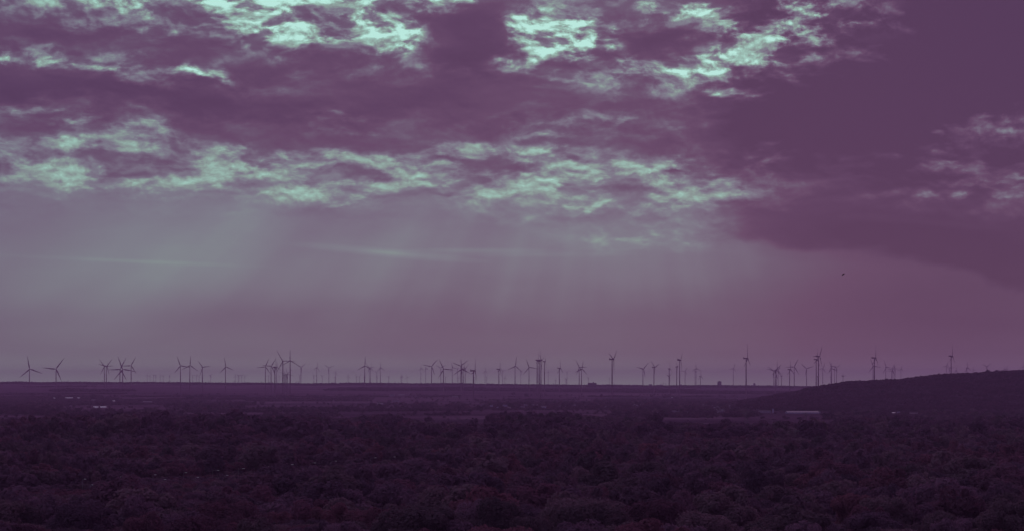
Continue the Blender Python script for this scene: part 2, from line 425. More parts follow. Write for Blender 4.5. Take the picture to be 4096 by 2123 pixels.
def row_D(px, row, lo=300.0, hi=15000.0):
    """distance at which the ground shows at a row of the photograph"""
    Ds = np.linspace(lo, hi, 6000)
    t = (px - CX) / FPX
    rows = HY + (CAMZ - ground_z(t * Ds, Ds)) * FPX / Ds
    k = np.where(rows <= row)[0]
    return float(Ds[k[0]]) if len(k) else hi
def at(px, row):
    D = row_D(px, row)
    return (px - CX) / FPX * D, D

Drows = np.concatenate([[-2500, -1500, -700, -200, 50, 250], np.linspace(450, 5000, 60), np.linspace(5080, 9000, 90), np.linspace(9100, 16000, 100), np.linspace(16500, 31000, 30)])
ts = np.concatenate([np.linspace(-.85, -.3, 16)[:-1], np.linspace(-.3, .3, 241), np.linspace(.3, .85, 16)[1:]])
gx = np.zeros((len(Drows), len(ts))); gd = np.zeros_like(gx)
for i, D in enumerate(Drows):
    gx[i] = ts * max(D, 2600.0) if D < 2600 else ts * D
    gd[i] = D
gz = np.where(gd > 3000, ground_z(gx, gd), 0)
nv = len(ts)
V = np.stack([gx.ravel(), gd.ravel(), gz.ravel()], 1)
i, j = np.meshgrid(np.arange(len(Drows) - 1), np.arange(nv - 1), indexing='ij')
a = (i * nv + j).ravel()
F = np.stack([a, a + 1, a + nv + 1, a + nv], 1)

M_GROUND = bpy.data.materials.new('farmland'); M_GROUND.use_nodes = True
t = M_GROUND.node_tree; qq = NB(t); t.nodes.clear()
bs = qq.n('ShaderNodeBsdfDiffuse'); mo = qq.n('ShaderNodeOutputMaterial'); t.links.new(bs.outputs[0], mo.inputs[0])
geo = qq.n('ShaderNodeNewGeometry')
pos = geo.outputs['Position']
rotm = qq.n('ShaderNodeMapping'); t.links.new(pos, rotm.inputs[0]); rotm.inputs[2].default_value = (0, 0, R(9))
rotm.inputs[3].default_value = (1 / 620, 1 / 210, 0.0001)
vor = qq.n('ShaderNodeTexVoronoi', distance='CHEBYCHEV'); t.links.new(rotm.outputs[0], vor.inputs['Vector']); vor.inputs['Scale'].default_value = 1.0
sc_ = qq.n('ShaderNodeSeparateColor'); t.links.new(vor.outputs['Color'], sc_.inputs[0])
nzg = qq.noise(qq.vm('MULTIPLY', pos, (1 / 300, 1 / 90, 0)), 1.0, 6, 0.6)
nzs = qq.noise(qq.vm('MULTIPLY', pos, (1 / 900, 1 / 26, 0)), 1.0, 3, 0.6)
v_ = qq.m('ADD', qq.m('MULTIPLY', sc_.outputs[0], 0.55), qq.m('ADD', qq.m('MULTIPLY', nzg.outputs['Fac'], 0.4), qq.m('MULTIPLY', nzs.outputs['Fac'], 0.3)))
colg = qq.ramp(v_, [(.28, (.045, .024, .050, 1)), (.5, (.070, .034, .070, 1)), (.72, (.095, .044, .090, 1)), (.95, (.16, .09, .15, 1))])
t.links.new(colg, bs.inputs['Color'])
g_o = obj('ground', mesh_np('ground', V, F, [M_GROUND], smooth=True)); tag(g_o, kind='structure')

# ------------------------------------------------------------------ tree crowns
def crown(seed, n, leaf, kind='round', clumps=16):
    """leaf quads on the outside of many overlapping clumps; crown about 1 wide and 1 high"""
    g = np.random.default_rng(seed)
    cs, rs = [], []
    for k in range(clumps):
        if kind == 'poplar':
            h = g.uniform(.18, .95); rr = .30 * math.sqrt(max(.05, 1 - ((h - .5) / .56) ** 2)); th = g.uniform(0, 6.28)
            cs.append((rr * math.cos(th) * .7, rr * math.sin(th) * .7, h)); rs.append(g.uniform(.10, .20))
        else:
            h = g.uniform(.30, .84); prof = math.sqrt(max(.03, 1 - ((h - .50) / .46) ** 2))
            rr = .36 * prof * g.uniform(.55, 1.08); th = k * 2.399 + g.uniform(-.5, .5)
            cs.append((rr * math.cos(th), rr * math.sin(th), h + g.uniform(-.04, .06))); rs.append(g.uniform(.11, .20))
    cs = np.array(cs); rs = np.array(rs)
    if kind == 'round':      # lopsided crowns with a few limbs that stick out
        cs[:, :2] *= g.uniform(.8, 1.15, 2)
        m_ = g.integers(3, 6); th = g.uniform(0, 6.28, m_)
        ex = np.stack([.42 * np.cos(th), .42 * np.sin(th), g.uniform(.45, .85, m_)], 1)
        ex[0] = (g.uniform(-.1, .1), g.uniform(-.1, .1), g.uniform(.86, .94))
        k_ = g.choice(len(cs), m_, False); cs[k_] = ex; rs[k_] = g.uniform(.07, .13, m_)
        lean = g.uniform(-.14, .14, 2); cs[:, :2] += (cs[:, 2:3] - .5) * lean
    out = []
    need = n
    while need > 0:
        k = g.integers(0, clumps, need * 2)
        d = g.normal(size=(need * 2, 3)); d[:, 2] = d[:, 2] * .9 + .25
        d /= np.linalg.norm(d, axis=1)[:, None]
        p = cs[k] + d * (rs[k] * g.uniform(.72, 1.12, need * 2))[:, None]
        inside = np.zeros(len(p), bool)
        for c, r in zip(cs, rs): inside |= (((p - c) ** 2).sum(1) < (r * .68) ** 2)
        keep = ~inside & (p[:, 2] > .10)
        out.append(np.concatenate([p[keep], d[keep]], 1)[:need]); need -= len(out[-1])
    A = np.concatenate(out)[:n]; p, d = A[:, :3], A[:, 3:]
    nrm = d + g.normal(size=d.shape) * .42
    nrm /= np.linalg.norm(nrm, axis=1)[:, None]
    up = g.normal(size=d.shape); u = np.cross(nrm, up); u /= np.linalg.norm(u, axis=1)[:, None] + 1e-9
    v = np.cross(nrm, u)
    s = (leaf * g.uniform(.6, 1.4, n))[:, None]
    q4 = np.stack([p + u * s, p + v * s * .7, p - u * s, p - v * s * .7], 1).reshape(-1, 3)
    f = np.arange(n * 4).reshape(-1, 4)
    return q4, f

def trunk_geo(seed, limbs=5, n=6, crown_h=.5):
    g = random.Random(seed); mb = MB()
    mb.tube((0, 0, -.03), (0.01, 0, .38), .022, .014, n, False)
    mb.tube((0.01, 0, .38), (g.uniform(-.04, .04), g.uniform(-.04, .04), .85), .014, .004, n, False)
    for k in range(limbs):
        th = k * 2.4 + g.random(); z0 = g.uniform(.2, .5); r_ = g.uniform(.2, .36)
        p1 = Vector((r_ * .5 * math.cos(th), r_ * .5 * math.sin(th), z0 + .18)); p2 = Vector((r_ * math.cos(th), r_ * math.sin(th), z0 + g.uniform(.26, .38)))
        mb.tube((0, 0, z0), p1, .009, .006, 5, False); mb.tube(p1, p2, .006, .002, 5, False)
    return mb

TRUNK = [trunk_geo(50 + k).mesh('trunk', M_BARK) for k in range(3)]

def combined(seed, n, leaf, m, kind='round', clumps=14):
    """crown and trunk in one mesh, for the woods that read as a mass"""
    q4, f = crown(seed, n, leaf, kind, clumps)
    tv, tf = [], []
    for k in range(3):
        a0, r0, r1 = k * 2.094, .022, .012
        a1 = a0 + 2.094
        b0 = len(tv)
        tv += [(r0*math.cos(a0), r0*math.sin(a0), -.03), (r0*math.cos(a1), r0*math.sin(a1), -.03), (r1*math.cos(a1), r1*math.sin(a1), .5), (r1*math.cos(a0), r1*math.sin(a0), .5)]
        tf.append([b0, b0+1, b0+2, b0+3])
    V2 = np.concatenate([q4, np.array(tv)]); F2 = np.concatenate([f, np.array(tf) + len(q4)])
    return mesh_np('wood_tree', V2, F2, [m, M_BARK], mat_idx=[0]*n + [1]*3)

def variants(cname, metas):
    c = bpy.data.collections.new(cname)
    for k, me in enumerate(metas):
        o = bpy.data.objects.new('%s_%02d' % (cname, k), me); c.objects.link(o)
    return c

def scatter(name, pts, scl, idx, coll, label, cat):
    """one object holding a whole wood: a point for each tree, the trees instanced on them"""
    n = len(pts)
    me = bpy.data.meshes.new(name)
    me.vertices.add(n); me.vertices.foreach_set('co', np.asarray(pts, np.float32).ravel())
    a = me.attributes.new('scl', 'FLOAT_VECTOR', 'POINT'); a.data.foreach_set('vector', np.asarray(scl, np.float32).ravel())
    a = me.attributes.new('pick', 'INT', 'POINT'); a.data.foreach_set('value', np.asarray(idx, np.int32))
    a = me.attributes.new('yaw', 'FLOAT_VECTOR', 'POINT')
    yw = np.zeros((n, 3), np.float32); yw[:, 2] = rng.uniform(0, 6.28, n); a.data.foreach_set('vector', yw.ravel())
    o = obj(name, me); tag(o, label, cat, kind='stuff')
    ng = bpy.data.node_groups.new(name + '_scatter', 'GeometryNodeTree')
    ng.interface.new_socket('Geometry', in_out='INPUT', socket_type='NodeSocketGeometry')
    ng.interface.new_socket('Geometry', in_out='OUTPUT', socket_type='NodeSocketGeometry')
    N = ng.nodes; L = ng.links
    gi = N.new('NodeGroupInput'); go = N.new('NodeGroupOutput')
    ci = N.new('GeometryNodeCollectionInfo'); ci.inputs[0].default_value = coll
    ci.inputs['Separate Children'].default_value = True; ci.inputs['Reset Children'].default_value = True
    ip = N.new('GeometryNodeInstanceOnPoints'); ip.inputs['Pick Instance'].default_value = True
    def na(nm, dt):
        x = N.new('GeometryNodeInputNamedAttribute'); x.data_type = dt; x.inputs[0].default_value = nm; return x.outputs[0]
    e2r = N.new('FunctionNodeEulerToRotation')
    L.new(gi.outputs[0], ip.inputs['Points']); L.new(ci.outputs[0], ip.inputs['Instance'])
    L.new(na('pick', 'INT'), ip.inputs['Instance Index'])
    L.new(na('yaw', 'FLOAT_VECTOR'), e2r.inputs[0]); L.new(e2r.outputs[0], ip.inputs['Rotation'])
    L.new(na('scl', 'FLOAT_VECTOR'), ip.inputs['Scale']); L.new(ip.outputs[0], go.inputs[0])
    md = o.modifiers.new('scatter', 'NODES'); md.node_group = ng
    return o

# value noise for patchiness, in metres
_ng = np.random.default_rng(3).random((64, 64))
def vnoise(x, y):
    x = np.asarray(x, float) % 64; y = np.asarray(y, float) % 64
    i = np.floor(x).astype(int); j = np.floor(y).astype(int); fx = x - i; fy = y - j
    fx = fx * fx * (3 - 2 * fx); fy = fy * fy * (3 - 2 * fy)
    g = lambda a, b: _ng[a % 64, b % 64]
    return (g(i, j) * (1 - fx) + g(i + 1, j) * fx) * (1 - fy) + (g(i, j + 1) * (1 - fx) + g(i + 1, j + 1) * fx) * fy

def grid(D0, D1, sp, t0=-.36, t1=.36):
    """jittered grid of (x, D) with spacing sp metres in a wedge"""
    ds = np.arange(D0, D1, sp); out = []
    for D in ds:
        xs = np.arange(t0 * D, t1 * D, sp)
        out.append(np.stack([xs, np.full(len(xs), D)], 1))
    P = np.concatenate(out) + rng.uniform(-.42, .42, (sum(map(len, out)), 2)) * sp
    return P
def pxrow(P):
    px = CX + FPX * P[:, 0] / P[:, 1]
    row = HY + (CAMZ - ground_z(P[:, 0], P[:, 1])) * FPX / P[:, 1]
    return px, row

# ------------------------------------------------------------------ the wood below the viewpoint
def road_line(px):
    """distance of the lamp-lit road that crosses the wood"""
    return lerp(px, [(-3000, 800), (300, 1360), (850, 1520), (1055, 1590), (1324, 1695), (1560, 1800), (1800, 1900), (2300, 2100), (6000, 3500)])
def canopy_h(P, big=True):
    px, row = pxrow(P)
    n = vnoise(P[:, 0] / 55, P[:, 1] / 55); n2 = vnoise(P[:, 0] / 19 + 7, P[:, 1] / 19)
    h = 7.5 + 4 * n + 4 * n2
    # lower growth in front of the lamps
    rl = road_line(px); dd = rl - P[:, 1]
    near = (dd > -70) & (dd < 330) & (px < 1750)
    lim = 6.5 + np.clip(dd, 0, 400) * .028
    h = np.where(near, np.minimum(h, lim * (0.8 + .2 * n2)), h)
    return h

P = np.concatenate([grid(690, 1060, 15), grid(1060, 1400, 13), grid(1400, 2330, 12)])
nb_ = len(P)
PE = np.concatenate([grid(705, 1300, 31), grid(1300, 2330, 36)])      # the taller, wider trees that stand out of the canopy
P = np.concatenate([P, PE]); emerg = np.arange(len(P)) >= nb_
px, row = pxrow(P)
rl = road_line(px)
keep = ~((np.abs(P[:, 1] - rl) < 16) & (px < 1750))
keep &= ~((vnoise(P[:, 0] / 40 + 20, P[:, 1] / 40) < .12) & (P[:, 1] > 1300))
dd_ = rl - P[:, 1]
keep &= ~(emerg & (dd_ > -40) & (dd_ < 360) & (px < 1750))
P = P[keep]; px = px[keep]; row = row[keep]; emerg = emerg[keep]
H_ = canopy_h(P)
H_ = np.where(emerg, rng.uniform(12.5, 24, len(P)) - np.clip((P[:, 1] - 1400) / 250, 0, 4), H_)
WD = np.where(emerg, H_ * rng.uniform(.7, 1.5, len(P)), np.maximum(H_ * rng.uniform(1.0, 1.5, len(P)), 11))
toprow = HY + (CAMZ - H_) * FPX / P[:, 1]
inview = (px > -90) & (px < 4186) & (toprow < 2135)
order = np.argsort(P[:, 1])
cand = [k for k in order if inview[k]]
NEAR = cand[:262]
near_set = np.zeros(len(P), bool); near_set[NEAR] = True

VAR_N = {}
for nm, m in (('green', M_GREEN), ('red', M_RED), ('pale', M_PALE)):
    VAR_N[nm] = [mesh_np('crown', *crown(100 + k * 7 + len(nm), 11000, .0195, 'round', 24 + 5 * k), [m]) for k in range(4)]
KINDN = {'green': ('low dark green tree filling in between the tall crowns along the bottom edge', 'low dark green trees of the near wood'),
         'red': ('low russet brown tree filling in between the tall crowns along the bottom edge', 'low russet trees of the near wood'),
         'pale': ('low pale greyish tree filling in between the tall crowns along the bottom edge', 'low pale trees of the near wood')}
def add_tree(x, D, h, w, kind, label, group, z=None, seed=0, mesh=None):
    z = float(ground_z(x, D)) if z is None else z
    r_ = empty('broadleaf_tree', (x, D, z), rng.uniform(0, 6.28), 3)
    tag(r_, label, 'tree', group)
    obj('crown', mesh or VAR_N[kind][seed % 4], r_, scale=(w, w, h))
    obj('trunk', TRUNK[seed % 3], r_, scale=(h, h, h))
    return r_
def kind_at(x, D):
    a = vnoise(x / 48 + 3, D / 48 + 9); b = rng.random()
    if a > .58: return 'pale' if b < .5 else ('green' if b < .85 else 'red')
    if a < .38: return 'red' if b < .5 else 'green'
    return 'green' if b < .6 else ('red' if b < .8 else 'pale')
ORDW = ['zeroth', 'first', 'second', 'third', 'fourth', 'fifth', 'sixth', 'seventh', 'eighth', 'ninth', 'tenth', 'eleventh', 'twelfth', 'thirteenth', 'fourteenth',
        'fifteenth', 'sixteenth', 'seventeenth', 'eighteenth', 'nineteenth']
def ordinal(n):
    if n < 20: return ORDW[n]
    t_ = {2: 'twentieth', 3: 'thirtieth', 4: 'fortieth', 5: 'fiftieth', 6: 'sixtieth', 7: 'seventieth', 8: 'eightieth', 9: 'ninetieth'}[n // 10] if n % 10 == 0 else {2: 'twenty', 3: 'thirty', 4: 'forty', 5: 'fifty', 6: 'sixty', 7: 'seventy', 8: 'eighty', 9: 'ninety'}[n // 10] + '-' + ORDW[n % 10]
    return t_
big_ = [k for k in NEAR if emerg[k]]
rank = {}
for r0, r1, nm in ((0, 860, 'front'), (860, 5000, 'second')):
    sel = sorted([k for k in big_ if r0 <= P[k, 1] < r1], key=lambda k: P[k, 0] / P[k, 1])
    for i_, k in enumerate(sel): rank[k] = '%s from the left in the %s rank of tall crowns' % (ordinal(i_ + 1), nm)
TONEW = {'green': 'dark domed tree', 'red': 'russet tree', 'pale': 'pale greyish tree'}
KD = {k: kind_at(*P[k]) for k in NEAR}
LOWN = {}
for kd in ('green', 'red', 'pale'):
    for half, lo_, hi_ in (('left', -9, 0), ('right', 0, 9)):
        sel = sorted([k for k in NEAR if KD[k] == kd and k not in rank and lo_ <= P[k, 0] / P[k, 1] < hi_], key=lambda k: P[k, 0] / P[k, 1])
        for i_, k in enumerate(sel): LOWN[k] = 'low %s tree between the tall crowns, %s of its colour in the %s half' % ({'green': 'dark green', 'red': 'russet', 'pale': 'pale greyish'}[kd], ordinal(i_ + 1), half)
for c_, k in enumerate(NEAR):
    x, D = P[k]; kd = KD[k]; h = float(H_[k]); w = float(WD[k])
    lab, grp = KINDN[kd]
    lab = LOWN.get(k, lab)
    if k in rank: lab, grp = TONEW[kd] + ', ' + rank[k], 'tall crowns of the near wood'
    add_tree(x, D, h * 1.04, max(w, 13), kd, lab, grp, z=-.2, seed=c_)

# everything farther in the wood, down to the fields
def colour_pick(P, nvar):
    """index of a variant, colours clumped in stands"""
    a = vnoise(P[:, 0] / 60 + 3, P[:, 1] / 60 + 9) + rng.normal(0, .2, len(P))
    return np.clip((a * nvar).astype(int), 0, nvar - 1)
mats5 = [M_RED, M_MIX, M_GREEN, M_MIX, M_PALE]
colA = variants('wood_a', [combined(200 + k, 3200, .033, mats5[k // 2], 'round', 22) for k in range(10)])
colB = variants('wood_b', [combined(230 + k, 950, .054, mats5[k // 2], 'round', 18) for k in range(10)])
rest = ~near_set & (P[:, 1] > 700)
Pm, Hm, Wm = P[rest], H_[rest], WD[rest]
mid = Pm[:, 1] < 1350
def sclz(H, lo=.95, hi=1.45):
    w = np.maximum(H * rng.uniform(lo, hi, len(H)), 7.5); return np.stack([w, w, H * 1.04], 1)
q_ = mid
scatter('near_wood', np.c_[Pm[q_], np.zeros(q_.sum()) - .2], np.stack([Wm[q_], Wm[q_], Hm[q_] * 1.04], 1), colour_pick(Pm[q_], 10), colA,
        'dense wood of mixed dark crowns behind the closest trees', 'wood')
q_ = ~mid
scatter('middle_wood', np.c_[Pm[q_], np.zeros(q_.sum()) - .2], np.stack([Wm[q_], Wm[q_], Hm[q_] * 1.04], 1), colour_pick(Pm[q_], 10), colB,
        'dense wood of mixed dark crowns either side of the lamp-lit road', 'wood')

# thinner scrub and tree belts between the wood and the fields
def belts(P):
    """probability and height of trees by place"""
    px, row = pxrow(P)
    n = vnoise(P[:, 0] / 130 + 31, P[:, 1] / 130); n2 = vnoise(P[:, 0] / 35 + 1, P[:, 1] / 60 + 5)
    px0, row0 = px, row
    px = px + 110 * (vnoise(P[:, 0] / 90 + 3, P[:, 1] / 150) - .5)
    row = row + 9 * (vnoise(P[:, 0] / 50 + 13, P[:, 1] / 200) - .5) * np.clip((row - 1560) / 120, .2, 1)
    row = np.where((px0 > 1040) & (px0 < 2110) & (row0 > 1690) & (row0 < 1728), row0, row)
    p = np.where((n2 > .72) & (n > .5), .10, .004); h = 4 + 6 * n2
    def zone(cond, prob, hh=None):
        nonlocal p, h
        p = np.where(cond, prob, p)
        if hh is not None: h = np.where(cond, hh, h)
    zone((row > 1730) & (row < 1802), np.clip(.35 + 1.1 * (n - .3), .1, .97), 5 + 13 * n * n2 + 3)
    zone((row > 1712) & (row < 1802) & (px > 150) & (px < 1180), .95, 10 + 12 * n)          # tall dark stand
    zone((row > 1705) & (row < 1760) & (px > 2640) & (px < 3320), np.where(n > .45, .7, .1), 4 + 8 * n2)
    # belts that end in a clean foot line
    zone((row > 1696) & (row < 1710.5) & (px > 1040) & (px < 1620), .98, 9 + 11 * n)
    zone((row > 1696) & (row < 1710.5) & (px >= 1620) & (px < 1960), np.where(n2 > .4, .8, .3), 3.5 + 3 * n2)
    zone((row > 1690) & (row < 1710.5) & (px >= 1960) & (px < 2100), .98, 15 + 8 * n)
    zone((row > 1678) & (row < 1716) & (px >= 2085) & (px < 2480), np.where(n > .25, .95, .3), 8 + 9 * n)
    zone((row > 1685) & (row < 1716) & (px >= 2480) & (px < 2600), .6, 6 + 6 * n)
    zone((row > 1675) & (row < 1730) & (px > 200) & (px < 1050), np.where(n > .28, .97, .5), 10 + 9 * n)
    zone((row > 1688) & (row < 1730) & (px <= 200), .8, 5 + 7 * n)
    zone((row > 1700) & (row < 1802) & (px > 3330), np.where(n > .2, .9, .4), 7 + 6 * n2)
    zone((row > 1655) & (row <= 1700) & (px > 3330), np.where(n2 > .3, .85, .25), 6 + 5 * n2)
    # town edge and the wood behind the barns on the left
    zone((row > 1640) & (row < 1668) & (px > 2480) & (px < 3020), np.where(vnoise(P[:, 0] / 60, P[:, 1] / 200) > .25, .9, .1), 8 + 5 * n2)
    zone((row > 1600) & (row < 1640) & (px > 2380) & (px < 3060), np.where(n2 > .42, .6, .15), 6 + 5 * n2)
    zone((row > 1612) & (row < 1640) & (px > 1960) & (px < 2380), np.where(n2 > .45, .45, .05), 5 + 5 * n2)
    zone((row > 1592) & (row < 1618) & (px > -700) & (px < 470), .9, 9 + 6 * n2)
    zone((row > 1592) & (row < 1655) & (px > -700) & (px < 215), .9, 8 + 6 * n2)
    zone((row > 1598) & (row < 1619) & (px > 455) & (px < 700), .8, 6 + 4 * n2)
    zone((row > 1593) & (row < 1599) & (px > 640) & (px < 1480), np.where(n2 > .35, .8, .1), 5 + 6 * n2)
    zone((row > 1605) & (row < 1640) & (px > 700) & (px < 1000), np.where(n2 > .55, .4, .02), 5 + 3 * n2)
    zone((row > 1632) & (row < 1637) & (px > 1050) & (px < 1960), np.where(n2 > .3, .7, .1), 3.5 + 3 * n2)
    zone((row > 1619) & (row < 1632) & (px > 1480) & (px < 1960), np.where(n2 > .72, .5, .0), 5 + 4 * n2)
    far_line = ((np.abs(row0 - 1563 - .006 * (px0 - 1500)) < 1.0) | (np.abs(row0 - 1577 + .004 * px0) < .9) | (np.abs(row0 - 1586) < .8) | (np.abs(row0 - 1607 + .003 * px0) < .9)
                | (np.abs(row0 - 1646 + .006 * (px0 - 1200)) < 1.2) | (np.abs(row0 - 1660) < .9)) & (px0 < 2900)
    gate = vnoise(P[:, 0] / 150 + 9, P[:, 1] / 500 + 2)
    p = np.where(far_line & (gate > .42), np.maximum(p, .85), p); h = np.where(far_line, 4.5 + 7 * n2, h)
    p = np.where((px0 > 1040) & (px0 < 2110) & (row0 > 1711) & (row0 < 1724), .02, p)
    return p, h, px0, row0
PA_ = np.concatenate([grid(2330, 4700, 10.5), grid(4700, 10200, 13)]); PB_ = grid(2330, 7500, 42)
P2 = np.concatenate([PA_, PB_]); em2 = np.arange(len(P2)) >= len(PA_)
# wooded hill on the right
P4 = grid(5320, 7300, 11, .07, .62)
px4, row4 = pxrow(P4)
gz4 = ground_z(P4[:, 0], P4[:, 1])
k4 = (gz4 > 3.0) & (vnoise(P4[:, 0] / 30, P4[:, 1] / 30) > .06)
P4 = P4[k4]; gz4 = gz4[k4]
h4 = 8.0 + 4.5 * vnoise(P4[:, 0] / 25, P4[:, 1] / 25) + rng.uniform(-1.2, 2.2, len(P4))
colD = variants('hill_tree', [combined(290 + k, 200, .10, [M_HILL, M_HILL, M_DARK][k // 2], 'round', 10) for k in range(6)])
scatter('hill_wood', np.c_[P4, gz4 - .3], sclz(h4, 1.0, 1.4), colour_pick(P4, 6), colD, 'dark continuous wood covering the hill at the skyline', 'wood')

# trees on the far ridge and dark woods on its slope
P5 = grid(14750, 15500, 26, -.26, .36)
P6 = grid(9600, 13500, 24, -.30, .36)
px6, row6 = pxrow(P6)
n6 = vnoise(P6[:, 0] / 700 + 11, P6[:, 1] / 800)
P6 = P6[(n6 > .66) & (rng.random(len(P6)) < .8)]
P5 = P5[vnoise(P5[:, 0] / 240 + 2, P5[:, 1] / 300) > .25]
P7 = np.concatenate([P5, P6])
h7 = 7 + 8 * vnoise(P7[:, 0] / 160, P7[:, 1] / 160) + rng.uniform(-1, 2, len(P7))
s7 = sclz(h7, 1.8, 2.8)
scatter('ridge_wood', np.c_[P7, ground_z(P7[:, 0], P7[:, 1]) - .5], s7, colour_pick(P7, 6), colD, 'low wood along the crest of the far ridge', 'wood')

# single trees that stand out among the fields (px, foot row, height px, width px, colour, label)
VAR_F = {nm: [mesh_np('crown', *crown(400 + k * 5 + len(nm), 2600, .036, 'round', 18), [m]) for k in range(3)] for nm, m in (('green', M_GREEN), ('dark', M_DARK), ('red', M_RED))}
VAR_P = mesh_np('crown', *crown(500, 2200, .03, 'poplar', 20), [M_DARK])
SINGLES = [
 (1712, 1709, 43, 34, 'dark', 'dark rounded tree standing alone in the gap of the straight tree belt'),
 (1736, 1709, 19, 22, 'dark', 'low bush right against the lone rounded tree in the belt gap'),
 (1893, 1709, 38, 38, 'dark', 'broad domed tree just left of the big dark clump in the belt'),
 (1965, 1709, 55, 52, 'dark', 'left tree of the big dark clump at the end of the belt'),
 (2015, 1709, 63, 60, 'dark', 'tallest middle tree of the big dark clump at the end of the belt'),
 (2062, 1709, 50, 50, 'dark', 'right tree of the big dark clump at the end of the belt'),
 (2125, 1712, 62, 48, 'dark', 'dark tree right behind a pale strip of field beside the big clump'),
 (2205, 1714, 60, 60, 'dark', 'wide dark tree in the middle of the broken belt below the long houses'),
 (2270, 1708, 62, 44, 'dark', 'upright dark tree right of the widest one in the broken belt'),
 (2620, 1722, 68, 74, 'dark', 'big round dark tree at the edge of the open field before the town'),
 (2700, 1712, 26, 44, 'dark', 'low broad bush first right of the big round tree in the open field'),
 (2747, 1706, 20, 32, 'dark', 'small bush second right of the big round tree in the open field'),
 (2900, 1712, 38, 46, 'dark', 'medium dark tree in the field below the town'),
 (3050, 1716, 32, 62, 'dark', 'wide low tree in the field below the long warehouse'),
 (3200, 1677, 11, 24, 'dark', 'small dark shrub in the field straight below the long warehouse'),
 (3256, 1677, 11, 40, 'dark', 'wide dark shrub in the field below the warehouse, between two small ones'),
 (3295, 1677, 10, 16, 'dark', 'last small shrub of three in the field below the warehouse'),
 (3049, 1672, 9, 22, 'dark', 'small shrub in the field left of the warehouse'),
 (2405, 1590, 16, 11, 'dark', 'narrow tree alone on the far plain left of a tall black turbine'),
 (2054, 1580, 13, 18, 'dark', 'round tree alone on the far plain below the bold single turbine'),
 (2106, 1587, 15, 18, 'dark', 'round bush-like tree alone on the far plain left of the packed towers'),
 (129, 1583, 14, 13, 'dark', 'tiny dark block-shaped tree on the plain near the left edge'),
 (760, 1598, 19, 36, 'dark', 'square dark clump of trees rising above the thin far hedge'),
 (370, 1600, 26, 22, 'dark', 'pointed tree beside the white greenhouses on the left'),
 (232, 1598, 20, 30, 'dark', 'round tree left of the white greenhouses'),
 (3491, 1778, 26, 26, 'dark', 'left tree of the dark pair standing up at the far edge of the near wood'),
 (3528, 1784, 26, 32, 'dark', 'right tree of the dark pair standing up at the far edge of the near wood'),
 (3882, 1790, 64, 76, 'dark', 'tall spiky dark tree above the near wood on the right'),
 (3990, 1790, 66, 100, 'green', 'widest tall tree above the near wood near the right edge'),
 (755, 1835, 95, 150, 'green', 'very large domed dark tree behind the russet poplar stand'),
 (915, 1838, 100, 165, 'dark', 'largest rounded dark tree at the end of the russet poplar stand'),
 (1290, 1838, 98, 130, 'dark', 'big bluish dark tree behind the row of road lamps'),
 (1440, 1830, 75, 120, 'dark', 'second big dark tree behind the road lamps, farther along'),
 (600, 1706, 46, 76, 'dark', 'left of two domed trees rising from the belt under the barns'),
 (665, 1706, 50, 72, 'dark', 'right of two domed trees rising from the belt under the barns'),
 (820, 1702, 34, 66, 'dark', 'flat domed tree in the belt right of the domed pair'),
 (880, 1694, 40, 34, 'dark', 'narrow tree between two flat domed ones in the belt'),
 (940, 1704, 36, 62, 'dark', 'flat domed tree at the end of the belt right of a narrow one'),
]
for c_, (px_, row_, hp, wp, kd, lb) in enumerate(SINGLES):
    x, D = at(px_, row_); h = hp / FPX * D; w = wp / FPX * D
    m_ = VAR_F[kd][c_ % 3]
    o = add_tree(x, D, h * 1.06, w * 1.12, kd, lb, None, seed=c_, mesh=m_)
# three trees that break the hill's skyline
for px_, row_, wp, lb in ((3400, 1522, 17, 'round tree standing above the hill wood below the leftmost short turbine'),
                          (3951, 1478, 17, 'round tree on the hilltop under the V-shaped turbine'),
                          (3988, 1479, 26, 'wide round tree on the hilltop right of the V-shaped turbine')):
    D = HD - 60; x = (px_ - CX) / FPX * D; z = float(ground_z(x, D)); ztop = CAMZ + (HY - row_) / FPX * D
    add_tree(x, D, (ztop - z) * 1.05, wp / FPX * D * 1.2, 'dark', lb, None, seed=1, mesh=VAR_F['dark'][0])

# russet poplar stand: slim trees in a block, each one a tree
PO = [mesh_np('crown', *crown(520 + k, 2400, .028, 'poplar', 18), [M_RED]) for k in range(3)]
pop = []
for rw, (pa, pb, row_, step) in enumerate([(470, 1010, 1872, 22), (130, 860, 1862, 26), (-20, 600, 1848, 30)]):
    for k, px_ in enumerate(np.arange(pa, pb, step)):
        if len(pop) > 70: break
        pp = px_ + rng.uniform(-6, 6); D = 68 * 9000 / (row_ - HY + rng.uniform(-6, 6)); x = (pp - CX) / FPX * D
        h = rng.uniform(11.5, 15.5) ; w = h * rng.uniform(.36, .5)
        r_ = empty('poplar_tree', (x, D, -.2), rng.uniform(0, 6), 3)
        tag(r_, 'slim russet poplar, %s from the left in the %s row of the even stand' % (ordinal(k + 1), ('front', 'middle', 'back')[rw]), 'tree', 'russet poplars in the even stand')
        obj('crown', PO[k % 3], r_, scale=(w * 1.5, w * 1.5, h)); obj('trunk', TRUNK[k % 3], r_, scale=(h * .7, h * .7, h))
        pop.append(r_)

